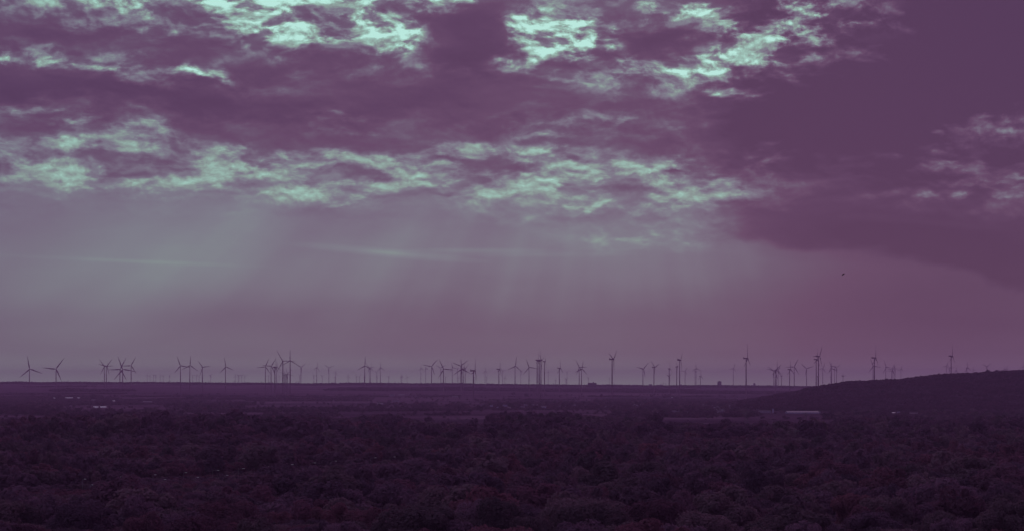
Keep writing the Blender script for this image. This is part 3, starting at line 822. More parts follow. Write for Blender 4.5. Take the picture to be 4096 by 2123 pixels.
# ------------------------------------------------------------------ wind turbines
def blade_mesh():
    secs = [(.0, .020, .020), (.04, .020, .018), (.12, .036, .016), (.2, .046, .013), (.4, .036, .009), (.6, .027, .006), (.8, .019, .004), (.95, .011, .002), (1.0, .004, .001)]
    vs, fs = [], []
    n = 8
    for z, c, th in secs:
        for i in range(n):
            a = 2 * math.pi * i / n
            vs.append((math.cos(a) * c - (c * .25 if z > .05 else 0), math.sin(a) * th + .03 * z * z, z))
    for k in range(len(secs) - 1):
        for i in range(n): fs.append((k*n + i, k*n + (i+1) % n, (k+1)*n + (i+1) % n, (k+1)*n + i))
    return mesh_np('blade', vs, fs, [M_TURB], smooth=True)
BLADE = blade_mesh()
TOWER = MB().lathe([(1.0, -.02), (1.0, .0), (.86, .25), (.74, .5), (.62, .75), (.5, 1.0)], 18).mesh('tower', M_TURB, True)
HUBM = MB().lathe([(.25, -2.6), (1.1, -2.1), (1.65, -1.2), (1.8, 0.2), (1.7, 1.4)], 14, 'Y').mesh('hub', M_TURB, True)
NAC_V = MB().box(-2.0, 2.0, -3.2, 9.5, -1.7, 2.3, .5).box(-1.6, 1.6, 7.4, 8.6, 2.25, 4.6, .15).mesh('nacelle', M_TURB)
NAC_E = MB().lathe([(.8, -3.4), (2.4, -2.6), (3.2, -1.0), (3.3, .8), (2.9, 3.0), (2.1, 5.2), (1.1, 7.2), (.3, 8.4)], 16, 'Y').mesh('nacelle', M_TURB, True)
NAC_B = MB().lathe([(1.6, -3.4), (1.9, -2.4), (2.1, 0), (2.0, 4.0), (1.5, 6.0), (.7, 6.8)], 12, 'Y').mesh('nacelle', M_TURB, True)
NAC = {'v': NAC_V, 'e': NAC_E, 'b': NAC_B, 's': NAC_B}
TOPZ = [0.0]
TURBINES = [
    (117.9, 1474.4, 53.6, 110, 10, 0, 11500, 'b', 'dark wind turbine with three splayed blades standing alone by the left edge'),
    (224.1, 1474.4, 55.0, 36, 0, 0, 11500, 'b', 'dark wind turbine with one level blade pointing at the lone edge turbine'),
    (417.4, 1464.1, 35.4, 86, 0, 0, 11500, 'b', 'dark turbine in front-left of a crossed pair, one blade level to the right'),
    (425.3, 1463.0, 38.2, 42, 30, 0, 11700, 'b', 'dark turbine of the crossed pair with a blade raised steeply to the right'),
    (479.8, 1475.6, 52.2, 28, 20, 0, 12000, 'b', 'lower dark turbine whose blades cross its neighbour, first of three by the crossed pair'),
    (490.8, 1475.6, 54.3, 100, 0, 0, 12200, 'b', 'middle turbine of three with crossing blades, its longest blade pointing right'),
    (524.5, 1460.7, 38.2, 28, 0, 0, 11500, 'b', 'tallest of three dark turbines with crossing blades, one blade level to the left'),
    (589.0, 1500.0, 10.9, 10, 0, 0, 24000, 's', 'first tiny pale turbine of the far row beside the three crossing turbines'),
    (600.2, 1500.7, 8.2, 40, 75, 0, 24000, 's', 'tiny pale turbine seen edge-on, second in the far row'),
    (613.9, 1500.2, 10.9, 64, 30, 0, 24000, 's', 'tiny pale turbine with a blade hanging straight down, third in the far row'),
    (623.0, 1501.2, 10.9, 50, 20, 0, 24000, 's', 'tiny pale turbine with blades in a Y, fourth in the far row'),
    (641.1, 1500.2, 10.2, 94, 20, 0, 24000, 's', 'tiny pale turbine with a blade up and left, fifth in the far row'),
    (652.6, 1502.6, 11.6, 80, 30, 0, 24000, 's', 'tiny pale turbine sixth in the far row, touching blades with the fifth'),
    (677.5, 1501.2, 10.2, 32, 30, 0, 24000, 's', 'last tiny pale turbine of the far row, standing a little apart'),
    (722.0, 1461.1, 39.6, 100, 0, 0, 11000, 'b', 'dark turbine with a long blade reaching right to touch the next tower'),
    (759.2, 1460.0, 39.6, 4, 20, 0, 10800, 'b', 'dark turbine with one blade straight up and two spread low, touched by its left neighbour'),
    (809.1, 1467.6, 35.4, 82, 30, 0, 10800, 'b', 'dark turbine with pale tiny turbines on both sides of its tower'),
    (770.7, 1500.7, 10.2, 76, 20, 0, 24000, 's', 'tiny pale turbine just right of the tower with one blade straight up'),
    (785.8, 1500.2, 10.2, 22, 0, 0, 24000, 's', 'tiny pale turbine midway between two dark towers'),
    (796.5, 1501.9, 10.9, 50, 0, 0, 24000, 's', 'tiny pale turbine just left of a dark tower'),
    (810.9, 1501.2, 8.9, 76, 0, 0, 24500, 's', 'tiny pale turbine half hidden behind a dark tower'),
    (842.4, 1500.7, 11.6, 46, 10, 0, 24000, 's', 'tiny pale turbine alone between two dark turbines'),
    (901.8, 1465.8, 37.5, 110, 30, 0, 10600, 'b', 'dark turbine standing alone, blades like an upside-down Y'),
    (941.6, 1503.5, 10.9, 0, 20, 0, 24000, 's', 'tiny pale turbine with one blade straight up, first of a tight far cluster'),
    (952.3, 1501.9, 10.9, 66, 20, 0, 24000, 's', 'tiny pale turbine, second of the tight far cluster'),
    (955.8, 1500.7, 10.9, 58, 0, 0, 24300, 's', 'tiny pale turbine in the middle of the tight far cluster'),
    (967.0, 1501.9, 9.5, 54, 0, 0, 24000, 's', 'tiny pale turbine, second from the end of the tight far cluster'),
    (978.6, 1502.3, 10.2, 52, 20, 0, 24000, 's', 'tiny pale turbine ending the tight far cluster'),
    (1061.5, 1465.3, 36.1, 24, 0, 0, 10500, 'b', 'dark turbine with a long blade level to the left, first of a crowded group'),
    (1084.3, 1462.3, 38.9, 34, 20, 0, 10500, 'b', 'dark turbine second in the crowded group, blade raised to the right'),
    (1099.5, 1467.4, 47.3, 118, 76, 1588.1, 0, 'e', 'near dark side-on turbine with an egg-shaped nacelle, tower reaching down across the ridge'),
    (1106.9, 1467.6, 30.5, 114, 60, 0, 15500, 'b', 'paler turbine behind the side-on egg-nacelle turbine'),
    (1075.0, 1501.9, 10.2, 30, 0, 0, 24000, 's', 'tiny pale turbine between the first two towers of the crowded group'),
    (1116.5, 1503.7, 9.5, 106, 0, 0, 24000, 's', 'tiny pale turbine in the gap left of the two tallest turbines'),
    (1131.4, 1442.7, 50.1, 90, 0, 0, 9800, 'e', 'left one of the two tallest egg-nacelle turbines, a blade raised to the left'),
    (1160.7, 1441.1, 47.3, 0, 0, 0, 9700, 'e', 'tallest dark turbine of the crowded group with one blade straight up'),
    (1137.0, 1498.4, 17.9, 6, 55, 0, 11500, 'e', 'short dark turbine, leftmost of a low tangle of rotors between the two tallest towers'),
    (1141.4, 1497.2, 20.7, 100, 10, 0, 11500, 'e', 'short dark turbine, second in the low tangle of rotors'),
    (1146.0, 1496.5, 29.8, 50, 0, 0, 11500, 'e', 'short dark turbine with a blade pointing far left in the low tangle of rotors'),
    (1150.2, 1494.9, 27.7, 106, 0, 0, 11500, 'e', 'short dark turbine, rightmost in the low tangle of rotors'),
    (1203.8, 1466.9, 24.9, 54, 20, 0, 15800, 'b', 'mid-sized faded turbine with blades in a Y right of the tallest pair'),
    (1198.7, 1500.7, 11.6, 72, 0, 0, 24000, 's', 'tiny pale turbine touching the tower of the faded Y-shaped turbine'),
    (1255.5, 1502.3, 12.3, 82, 30, 0, 23000, 's', 'tiny pale turbine just left of a slim mid-sized turbine'),
    (1266.9, 1469.3, 24.2, 10, 50, 0, 16500, 'b', 'slim faded turbine with one blade straight up beside a tiny one'),
    (1289.1, 1503.5, 10.9, 60, 0, 0, 23500, 's', 'tiny pale Y-shaped turbine between two slim faded turbines'),
    (1315.6, 1470.0, 23.5, 68, 0, 0, 16500, 'b', 'slim faded turbine with two blades raised wide like a V'),
    (1341.9, 1489.5, 13.7, 28, 20, 0, 19500, 's', 'small faded turbine with a level blade, higher of two in line'),
    (1340.5, 1505.8, 9.5, 12, 30, 0, 24000, 's', 'tiny pale turbine lined up behind a small faded one'),
    (1392.7, 1504.9, 11.6, 0, 10, 0, 22500, 's', 'tiny pale turbine standing alone with one blade straight up'),
    (1426.0, 1504.4, 11.6, 94, 10, 0, 22500, 's', 'tiny pale turbine, first of a pair touching blade tips'),
    (1437.7, 1504.9, 10.9, 32, 0, 0, 22500, 's', 'tiny pale turbine, second of a pair touching blade tips'),
    (1457.0, 1506.5, 8.9, 4, 0, 0, 23000, 's', 'tiny pale turbine half hidden by a big dark tower'),
    (1458.9, 1461.1, 37.5, 2, 20, 1555.5, 0, 'b', 'bold dark turbine with one blade up, two slim faded turbines close on its right'),
    (1477.5, 1470.0, 20.7, 80, 10, 0, 15800, 'b', 'slim faded turbine, left of a close pair right of a bold dark one'),
    (1481.7, 1468.8, 24.9, 8, 60, 0, 15800, 'b', 'slim faded turbine, right of a close pair, one blade straight up'),
    (1507.3, 1489.8, 13.7, 66, 20, 0, 19500, 's', 'small faded turbine with a V of blades left of a slim taller one'),
    (1508.2, 1506.3, 9.5, 32, 0, 0, 24000, 's', 'tiny pale turbine in line below a small faded one'),
    (1521.3, 1469.7, 25.6, 116, 40, 0, 16500, 'b', 'slim faded turbine with one blade up between small ones'),
    (1554.8, 1504.7, 10.9, 38, 20, 0, 23000, 's', 'tiny pale turbine alone, blade level to the left, in an open stretch of skyline'),
    (1604.1, 1505.8, 10.2, 72, 0, 0, 23500, 's', 'tiny pale turbine, first of three in an open stretch of skyline'),
    (1607.6, 1504.9, 11.6, 114, 0, 0, 23500, 's', 'tiny pale turbine, middle of three in an open stretch of skyline'),
    (1628.8, 1507.2, 10.9, 102, 0, 0, 23500, 's', 'tiny pale turbine, third in an open stretch of skyline'),
    (1683.3, 1471.6, 20.0, 118, 50, 0, 16800, 'b', 'thin faded turbine with an upright blade, first of two beside a bold one'),
    (1702.9, 1472.3, 20.7, 108, 50, 0, 16800, 'b', 'thin faded turbine, second of two left of a bold dark one'),
    (1726.4, 1464.1, 36.8, 40, 0, 1554.3, 0, 'b', "bold dark turbine with a blade raised to the right almost meeting its neighbour's"),
    (1763.4, 1470.4, 23.5, 58, 0, 0, 16800, 'b', 'faded turbine with Y blades between two bold dark turbines'),
    (1773.7, 1475.1, 44.5, 94, 20, 1573.4, 0, 'b', 'bold dark turbine with a long thin blade level to the right'),
    (1782.1, 1507.0, 12.3, 74, 20, 0, 23500, 's', 'tiny pale turbine under the long level blade of a dark one'),
    (1809.1, 1468.8, 24.9, 100, 40, 0, 17000, 'b', "faded turbine at the tip of a dark one's level blade"),
    (1829.6, 1473.2, 15.1, 82, 50, 0, 18500, 's', 'small faded turbine left of a dark four-rotor group'),
    (1835.4, 1508.2, 10.2, 118, 30, 0, 23500, 's', 'tiny pale turbine at the foot of a dark four-rotor group'),
    (1843.3, 1462.3, 37.5, 52, 0, 1563.6, 0, 'b', 'bold dark turbine with two blades raised in a wide V, middle of a rotor group'),
    (1845.4, 1474.6, 43.8, 116, 20, 1567.1, 0, 'b', 'dark turbine just behind the wide-V one, lower blades spread'),
    (1852.4, 1473.9, 42.4, 16, 74, 1578.7, 0, 'e', 'dark side-on turbine with an egg nacelle in the rotor group'),
    (1860.6, 1471.6, 27.0, 48, 50, 0, 14800, 'b', 'faded turbine just right of the side-on egg-nacelle one in the rotor group'),
    (1893.6, 1481.6, 64.8, 18, 77, 1607.9, 0, 'v', 'black side-on turbine with a box nacelle and long thin blades, nearest in the centre'),
    (1900.6, 1508.2, 10.2, 48, 0, 0, 23500, 's', 'tiny pale turbine just right of the black side-on one'),
    (1940.2, 1483.9, 20.0, 4, 50, 0, 17500, 'b', 'slim faded turbine with a blade up and a tiny one beside it'),
    (1946.7, 1507.2, 10.9, 54, 30, 0, 23500, 's', 'tiny pale turbine right beside a slim faded one'),
    (1995.4, 1475.8, 43.8, 14, 76, 1578.7, 0, 'v', 'dark side-on turbine with a box nacelle and a thick tower'),
    (2010.1, 1482.1, 15.1, 82, 0, 0, 18000, 's', 'faded turbine just right of the thick side-on one'),
    (2019.9, 1509.6, 12.3, 6, 40, 0, 23500, 's', 'tiny pale upside-down-Y turbine left of a bold dark one'),
    (2060.2, 1463.0, 38.2, 8, 30, 1560.1, 0, 'b', 'bold dark turbine with one blade up, left of the slim dark tower cluster'),
    (2083.0, 1486.7, 12.3, 56, 60, 0, 18500, 's', 'faded turbine with hardly visible blades between two bold dark ones'),
    (2116.0, 1467.4, 36.8, 100, 10, 0, 9800, 'b', 'bold dark turbine whose level blade touches the tall tower cluster'),
    (2148.6, 1439.0, 44.5, 14, 80, 1575.2, 0, 'e', 'tall dark tower, first of four closely packed side-on turbines'),
    (2156.5, 1440.2, 54.3, 16, 78, 1593.9, 0, 'e', 'tallest of four closely packed side-on turbines'),
    (2163.7, 1439.7, 43.8, 64, 70, 1584.6, 0, 'e', 'third of four closely packed side-on turbines'),
    (2178.0, 1444.1, 37.5, 30, 78, 1586.9, 0, 'e', 'last and slightly apart of four closely packed side-on turbines'),
    (2192.9, 1486.7, 11.6, 14, 45, 0, 19000, 's', 'small faded turbine right of the packed tower cluster'),
    (2222.0, 1518.9, 11.6, 14, 50, 0, 24000, 's', 'tiny pale turbine near a side-on dark one with a short nacelle'),
    (2237.6, 1471.1, 42.4, 118, 70, 1569.4, 0, 'v', 'dark side-on turbine standing alone right of the four-tower cluster'),
    (2267.9, 1487.2, 10.9, 60, 40, 0, 18800, 's', 'small faded turbine with V blades above two tiny ones'),
    (2260.9, 1514.0, 8.9, 86, 30, 0, 24000, 's', 'tiny pale turbine, left of two beside a small faded one'),
    (2266.2, 1514.7, 8.9, 52, 0, 0, 24000, 's', 'tiny pale turbine, right of two beside a small faded one'),
    (2316.8, 1467.6, 35.4, 88, 30, 1565.9, 0, 'b', 'dark turbine with a blade level to the right, left of a close overlapping pair'),
    (2326.1, 1474.4, 37.5, 10, 40, 1569.4, 0, 'v', 'dark turbine of the overlapping pair with a long blade down to the right'),
    (2353.1, 1510.0, 12.3, 64, 40, 0, 24000, 's', 'tiny pale turbine at the end of the flat dark building on the ridge'),
    (2437.2, 1511.9, 8.2, 118, 50, 0, 24000, 's', 'tiny pale turbine left of the tall black side-on turbine'),
    (2448.4, 1436.0, 63.4, 52, 72, 1600.9, 0, 'v', 'tall black side-on turbine with two raised blades and one hanging far down'),
    (2571.8, 1474.6, 36.1, 44, 35, 1568.3, 0, 'v', 'dark turbine with two blades raised in a V and one hanging, left of a pair'),
    (2615.8, 1468.1, 42.4, 70, 62, 1576.4, 0, 'v', 'dark turbine with a V of blades and one hanging, right of a pair'),
    (2677.0, 1473.5, 35.4, 108, 74, 1579.9, 0, 'e', 'dark side-on turbine with an egg nacelle, taller of two in one line'),
    (2675.9, 1503.0, 22.8, 48, 45, 1574.1, 0, 'v', 'lower dark turbine in line with a taller egg-nacelle one'),
    (2706.6, 1465.8, 35.4, 72, 76, 1581.1, 0, 'e', 'dark side-on egg-nacelle turbine just left of a taller box-nacelle one'),
    (2718.5, 1439.5, 48.0, 38, 73, 1591.6, 0, 'v', 'tall dark side-on turbine with a box nacelle and a curled short blade'),
    (2740.4, 1483.7, 18.6, 32, 0, 0, 14200, 's', 'faded turbine with a blade level to the left right of a tall dark one'),
    (2780.2, 1484.9, 16.5, 78, 55, 0, 15500, 's', 'short faded turbine pressed against a taller faded one'),
    (2784.2, 1472.1, 23.5, 116, 20, 0, 14800, 'b', 'taller faded turbine with one blade up left of a short dark one'),
    (2801.9, 1504.2, 26.3, 0, 60, 0, 11500, 'v', 'short dark turbine standing low with one blade up, upside-down Y'),
    (2933.2, 1472.1, 23.5, 20, 40, 0, 14800, 'b', 'faded turbine left of the tall black one near the town'),
    (2984.5, 1432.2, 63.4, 118, 76, 1591.6, 0, 'v', 'tall black side-on turbine with a long thin blade pointing up, above the town'),
    (3095.3, 1481.6, 29.8, 66, 0, 0, 12500, 'b', 'turbine on the left edge of the tangled cluster above the hill foot'),
    (3100.6, 1481.6, 34.7, 44, 0, 1575.2, 0, 'b', 'thickest tower of the tangled cluster above the hill foot'),
    (3104.6, 1479.8, 42.4, 6, 60, 0, 12000, 'b', 'turbine with a tall thin blade up in the tangled cluster above the hill foot'),
    (3112.3, 1480.9, 25.6, 22, 20, 0, 13500, 'b', 'paler turbine on the right edge of the tangled cluster above the hill foot'),
    (3125.8, 1502.3, 21.4, 20, 72, 0, 12500, 'e', 'short side-on turbine just right of the tangled cluster'),
    (3158.6, 1476.3, 42.4, 116, 66, 0, 9800, 'v', 'dark side-on turbine with a box nacelle beside a slimmer one with wide blades'),
    (3177.0, 1465.3, 36.8, 28, 0, 0, 12500, 'b', 'slim turbine with a long blade level to the left across the side-on one'),
    (3226.4, 1472.8, 31.9, 72, 0, 0, 13000, 'b', 'slim turbine alone with blades in a wide Y left of the tallest side-on pair'),
    (3264.8, 1436.7, 47.3, 8, 72, 0, 8600, 'v', 'left and shorter of the tall side-on pair where the hill meets the ridge'),
    (3273.7, 1424.3, 52.9, 30, 62, 0, 8300, 'v', 'right and tallest of the tall side-on pair where the hill meets the ridge'),
    (3271.4, 1504.2, 24.2, 90, 76, 0, 12500, 'e', 'short turbine mostly hidden behind the tallest side-on pair'),
    (3291.1, 1472.1, 25.6, 22, 40, 0, 13000, 'b', 'slim turbine right of the tall side-on pair, blade down to the right'),
    (3324.0, 1464.6, 29.1, 90, 40, 0, 13000, 'b', 'turbine with crossing blades, front one of a doubled tower on the hill line'),
    (3326.3, 1473.2, 29.1, 110, 40, 0, 13500, 'b', 'turbine directly behind the doubled tower on the hill line'),
    (3338.0, 1473.9, 17.2, 26, 40, 0, 14500, 's', 'smaller slim turbine between the doubled tower and a wide-bladed one'),
    (3345.9, 1468.8, 22.8, 52, 0, 0, 13500, 'b', 'slim turbine with a long blade raised to the right on the hill line'),
    (3372.0, 1502.3, 19.3, 84, 55, 0, 11500, 'v', 'short turbine barely rising over the hill slope'),
    (3492.2, 1463.0, 33.3, 98, 20, 0, 12500, 'b', 'slim turbine touching the left side of a tall side-on one over the hill'),
    (3497.3, 1430.4, 57.8, 2, 76, 0, 8600, 'v', 'tall dark side-on turbine over the middle of the hill slope'),
    (3543.4, 1467.4, 31.9, 96, 40, 0, 13000, 'b', 'slim turbine with a blade up and left, left of a faint knot of rotors'),
    (3567.2, 1475.1, 20.7, 30, 0, 0, 14500, 's', 'upper left turbine in the faint knot of rotors over the hill'),
    (3568.6, 1481.6, 21.4, 30, 0, 0, 14500, 's', 'lower left turbine in the faint knot of rotors over the hill'),
    (3576.0, 1470.4, 18.6, 28, 50, 0, 14800, 's', 'middle turbine in the faint knot of rotors over the hill'),
    (3580.7, 1473.5, 17.9, 94, 30, 0, 14800, 's', 'right turbine in the faint knot of rotors over the hill'),
    (3603.8, 1475.1, 19.3, 14, 40, 0, 14800, 's', 'slim turbine alone right of the faint knot of rotors'),
    (3785.5, 1463.4, 22.1, 22, 30, 0, 13500, 'b', 'slim turbine left of the tall side-on one near the hilltop'),
    (3799.3, 1470.9, 22.1, 78, 20, 0, 15500, 'b', 'pale turbine half behind the tall side-on one near the hilltop'),
    (3804.6, 1423.2, 50.8, 2, 74, 0, 8600, 'v', 'tall dark side-on turbine near the hilltop'),
    (3824.6, 1480.5, 26.3, 6, 60, 0, 14500, 's', 'slim turbine with a blade straight up just right of the tall hilltop one'),
    (3867.5, 1469.3, 34.0, 112, 60, 0, 12500, 'b', 'bold hilltop turbine with a blade up, left of a fainter one'),
    (3893.8, 1477.4, 17.9, 108, 50, 0, 15500, 's', 'faint hilltop turbine right of a bolder one'),
    (3946.7, 1465.3, 27.7, 56, 30, 0, 14000, 'b', 'hilltop turbine with blades in a wide V above a round tree'),
    (4017.0, 1473.9, 17.2, 118, 60, 0, 16500, 's', 'first of two faint turbines low behind the hilltop trees'),
    (4025.9, 1472.8, 17.9, 16, 40, 0, 16500, 's', 'second of two faint turbines low behind the hilltop trees'),
    (4092.3, 1464.6, 21.4, 10, 50, 0, 14500, 's', 'hilltop turbine cut by the right edge'),
]
for (px_, hy_, Rp, ph, yaw, base, D0, kd, lb) in TURBINES:
    D = row_D(px_, base, 5000, 15000) if base else float(D0)
    if D > 21000: D -= 5000
    x = (px_ - CX) / FPX * D
    hz_ = CAMZ + (HY - hy_) / FPX * D
    gz_ = float(ground_z(x, D))
    Rm = Rp / FPX * D
    th = R(yaw) - math.atan((px_ - CX) / FPX)
    s_ = min(1.25, max(.75, Rm / 48))
    r_ = empty('wind_turbine', (x, D, gz_), th, 10)
    far_ = D > 20000
    tag(r_, lb, 'wind turbine', 'wind turbines along the skyline')
    rt = 2.5 * s_ * (1.15 if kd == 'e' else 1)
    obj('tower', TOWER, r_, scale=(rt, rt, hz_ - gz_ - 1.5 * s_))
    obj('nacelle', NAC[kd], r_, loc=(0, 0, hz_ - gz_), scale=(s_, s_, s_))
    obj('hub', HUBM, r_, loc=(0, -5.0 * s_, hz_ - gz_), scale=(s_, s_, s_))
    for k in range(3):
        obj('blade', BLADE, r_, loc=(0, -5.0 * s_, hz_ - gz_), rot=(0, R(ph + 120 * k), 0), scale=(Rm * (.65 if kd == 'e' else 1), Rm, Rm))
    TOPZ[0] = max(TOPZ[0], hz_ + Rm)

# ------------------------------------------------------------------ buildings
BUILT = []
def shed(name, px_, row_, wp, hp, depth, roofp, wall, roof, label, group=None, pitched=True, cat='building', rz=0.0, win=0, roof_ratio=.45, D=None):
    """a pitched or flat building: wall, roof, windows"""
    if D is None: x, D = at(px_, row_)
    else: x = (px_ - CX) / FPX * D
    w = wp / FPX * D; h = hp / FPX * D; BUILT.append((px_, D, wp))
    r_ = empty(name, (x, D, float(ground_z(x, D))), rz, 3); tag(r_, label, cat, group)
    hw = h * (1 - roof_ratio) if pitched else h * .93
    obj('wall', MB().box(-w/2, w/2, 0, depth, -.5, hw).mesh('wall', wall), r_)
    mb = MB(); e = .35
    if pitched:
        rz_ = h
        a = [(-w/2-e, -e, hw), (w/2+e, -e, hw), (w/2+e, depth/2, rz_), (-w/2-e, depth/2, rz_)]
        b = [(-w/2-e, depth+e, hw), (w/2+e, depth+e, hw), (w/2+e, depth/2, rz_), (-w/2-e, depth/2, rz_)]
        vs = [mb.bm.verts.new(p) for p in (a[0], a[1], a[2], a[3], b[0], b[1])]
        mb.bm.faces.new((vs[0], vs[1], vs[2], vs[3])); mb.bm.faces.new((vs[4], vs[3], vs[2], vs[5]))
        mb.bm.faces.new((vs[0], vs[3], vs[4])); mb.bm.faces.new((vs[1], vs[5], vs[2])); mb.bm.faces.new((vs[0], vs[4], vs[5], vs[1]))
    else:
        mb.box(-w/2-.2, w/2+.2, -.2, depth+.2, hw + .003, h)
    obj('roof', mb.mesh('roof', roof), r_)
    if win:
        rows_ = 2 if hw > 5 else 1
        for k in range(win):
            for rr in range(rows_):
                xx = -w/2 + w * (k + .5) / win; zz = hw * (rr + .55) / rows_
                obj('window', MB().box(xx - .5, xx + .5, -.06, .05, zz - .6, zz + .6).mesh('window', M_GLASS), r_)
    return r_

HG = 'pale houses of the small town below the wooded hill'
hl_ = 'small pale house among garden trees of the town below the wooded hill'
town = [(2538,1621,12),(2548,1623,9),(2565,1620,8),(2575,1649,7),(2610,1646,12),(2632,1650,14),(2806,1611,7),(2812,1618,13),(2793,1618,12),(2815,1625,10),(2826,1620,8),
        (2846,1622,10),(2858,1632,10),(2866,1640,9),(2872,1628,11),(2880,1636,10),(2888,1642,12),(2895,1634,9),(2902,1644,9),(2870,1650,13),(2918,1625,8),(2924,1630,9),(2935,1612,8),
        (2960,1617,7),(2968,1627,13),(2980,1630,12),(3018,1634,12),(3010,1630,9),(3030,1638,10),(2785,1646,8),(2770,1650,9),(2750,1648,12),(2715,1645,11),(2730,1651,8),
        (2100,1620,12),(2115,1622,8),(2132,1621,10),(2150,1620,8),(2240,1624,11),(2262,1626,10),(2300,1622,9),(2420,1628,8),(2447,1624,10)]
hs_ = sorted(t_[0] for t_ in town if t_[0] >= 2500); hm_ = sorted(t_[0] for t_ in town if t_[0] < 2500)
for k, (a_, b_, w_) in enumerate(town):
    left_ = a_ < 2500
    shed('house', a_, b_, w_ * rng.uniform(.85, 1.1), rng.uniform(5.5, 8.0), rng.uniform(8, 11), 0, M_WALLP if k % 3 else M_WALLD, M_ROOFD if k % 4 else M_ROOFP,
         'small house of the hamlet on the plain, %s from the left' % ordinal(hm_.index(a_) + 1) if left_ else
         'small house of the town below the wooded hill, %s from the left' % ordinal(hs_.index(a_) + 1),
         'pale houses of the hamlet in the middle of the plain' if left_ else HG, rz=rng.uniform(-.5, .5), win=2, cat='house')
shed('warehouse', 3213, 1652, 126, 9.5, 60, 0, M_WALLP, M_ROOFP, 'long low warehouse with a pale roof at the foot of the hill', rz=-.04, win=9, roof_ratio=.5)
shed('warehouse', 3272, 1651, 22, 9, 30, 0, M_WALLD, M_ROOFD, 'short dull hall joined to the end of the long pale warehouse', pitched=False)
shed('warehouse', 3062, 1650, 44, 9, 30, 0, M_WALLD, M_ROOFP, 'dull box-shaped hall left of the long warehouse', pitched=False, win=4)
shed('silo_tower', 3093, 1650, 5, 18, 8, 0, M_WALLP, M_ROOFP, 'slim pale silo at the end of the dull box-shaped hall', pitched=False)
shed('hall', 2693, 1648, 26, 8, 20, 0, M_WALLD, M_ROOFP, 'flat roofed hall with a bright roof edge left of the town', pitched=False, win=5)
shed('hall', 2880, 1646, 24, 6, 20, 0, M_WALLD, M_ROOFP, 'flat hall with a bright roof edge in the middle of the town', pitched=False, win=4)
shed('barn', 381, 1629, 18, 6, 22, 0, M_WALLD, M_ROOFB, 'left one of two white roofed barns in the fields on the left', roof_ratio=.8)
shed('barn', 413, 1629, 23, 6, 22, 0, M_WALLD, M_ROOFB, 'right one of two white roofed barns in the fields on the left', roof_ratio=.75, rz=.15)
shed('greenhouse', 217, 1592, 12, 4, 20, 0, M_WALLP, M_ROOFB, 'smallest white greenhouse roof at the left end of the row', roof_ratio=.7)
shed('greenhouse', 275, 1591, 32, 3.5, 20, 0, M_WALLP, M_ROOFB, 'longest white greenhouse roof, middle of the row of three', roof_ratio=.7)
shed('greenhouse', 315, 1591, 16, 3.2, 20, 0, M_WALLP, M_ROOFB, 'white greenhouse roof at the right end of the row of three', roof_ratio=.7)
shed('greenhouse', 372, 1599, 20, 3.5, 20, 0, M_WALLD, M_ROOFP, 'dull greenhouse roof behind the pointed tree', roof_ratio=.7)
shed('greenhouse', 455, 1603, 18, 3.0, 20, 0, M_WALLD, M_ROOFB, 'bright low roof right of the dull greenhouse', roof_ratio=.7)
shed('greenhouse', 590, 1606, 40, 3.0, 20, 0, M_WALLD, M_ROOFP, 'long low pale roof standing by itself in the hedges', roof_ratio=.7)
shed('shed', 418, 1592, 4, 7, 5, 0, M_WALLP, M_ROOFB, 'tiny white upright shed in a far field above the greenhouses', pitched=False)
shed('barn', 1605, 1579, 25, 4, 25, 0, M_WALLD, M_ROOFP, 'long pale roofed barn on the far plain, upper of the scattered ones', roof_ratio=.7)
shed('barn', 1568, 1583, 18, 8, 25, 0, M_WALLD, M_ROOFD, 'dull upright barn left of the long pale roofed one', pitched=False)
shed('barn', 1583, 1605, 26, 7, 25, 0, M_WALLD, M_ROOFD, 'dull flat roofed farm block in the middle of the plain', pitched=False)
shed('barn', 1520, 1616, 22, 6, 20, 0, M_WALLD, M_ROOFP, 'small farm building at the end of the pale strip field', roof_ratio=.5)
shed('barn', 1820, 1586, 24, 3.5, 20, 0, M_WALLD, M_ROOFP, 'row roof gleaming at the foot of the rotor group towers', roof_ratio=.7)
shed('long_house', 1967, 1625, 14, 8, 12, 0, M_WALLP, M_ROOFD, 'first whitish block of the hamlet', pitched=False, win=3)
shed('long_house', 1990, 1629, 16, 4, 12, 0, M_WALLP, M_ROOFP, 'low whitish block between the first and the biggest block of the hamlet', pitched=False)
shed('long_house', 2021, 1625, 24, 8.5, 12, 0, M_WALLP, M_ROOFP, 'biggest whitish block of the hamlet with dark windows', pitched=False, win=4)
shed('long_house', 2038, 1630, 18, 4.5, 12, 0, M_WALLP, M_ROOFD, 'low whitish annex right of the biggest block of the hamlet', roof_ratio=.5)
shed('long_house', 2090, 1628, 20, 6, 12, 0, M_WALLD, M_ROOFD, 'dull whitish block right of the low annex', pitched=False, win=3)
shed('long_house', 2177, 1630, 24, 7, 12, 0, M_WALLP, M_ROOFP, 'wide lilac block by itself between two groups of hamlet houses', roof_ratio=.4, win=3)
shed('shed', 2688, 1588, 6, 2.5, 6, 0, M_WALLP, M_ROOFB, 'tiny bright hut alone on the far field below the egg-nacelle pair', roof_ratio=.6)
shed('long_house', 3571, 1650, 22, 2.5, 10, 0, M_WALLD, M_ROOFB, 'low roof gleaming in the wood right of the warehouse', roof_ratio=.7)
shed('long_house', 3596, 1651, 10, 6, 10, 0, M_WALLP, M_ROOFP, 'small lilac house in the wood between two low gleaming roofs', pitched=False, win=2)
shed('long_house', 3655, 1652, 46, 2.5, 10, 0, M_WALLD, M_ROOFP, 'long low roof in the wood at the far right', roof_ratio=.7)

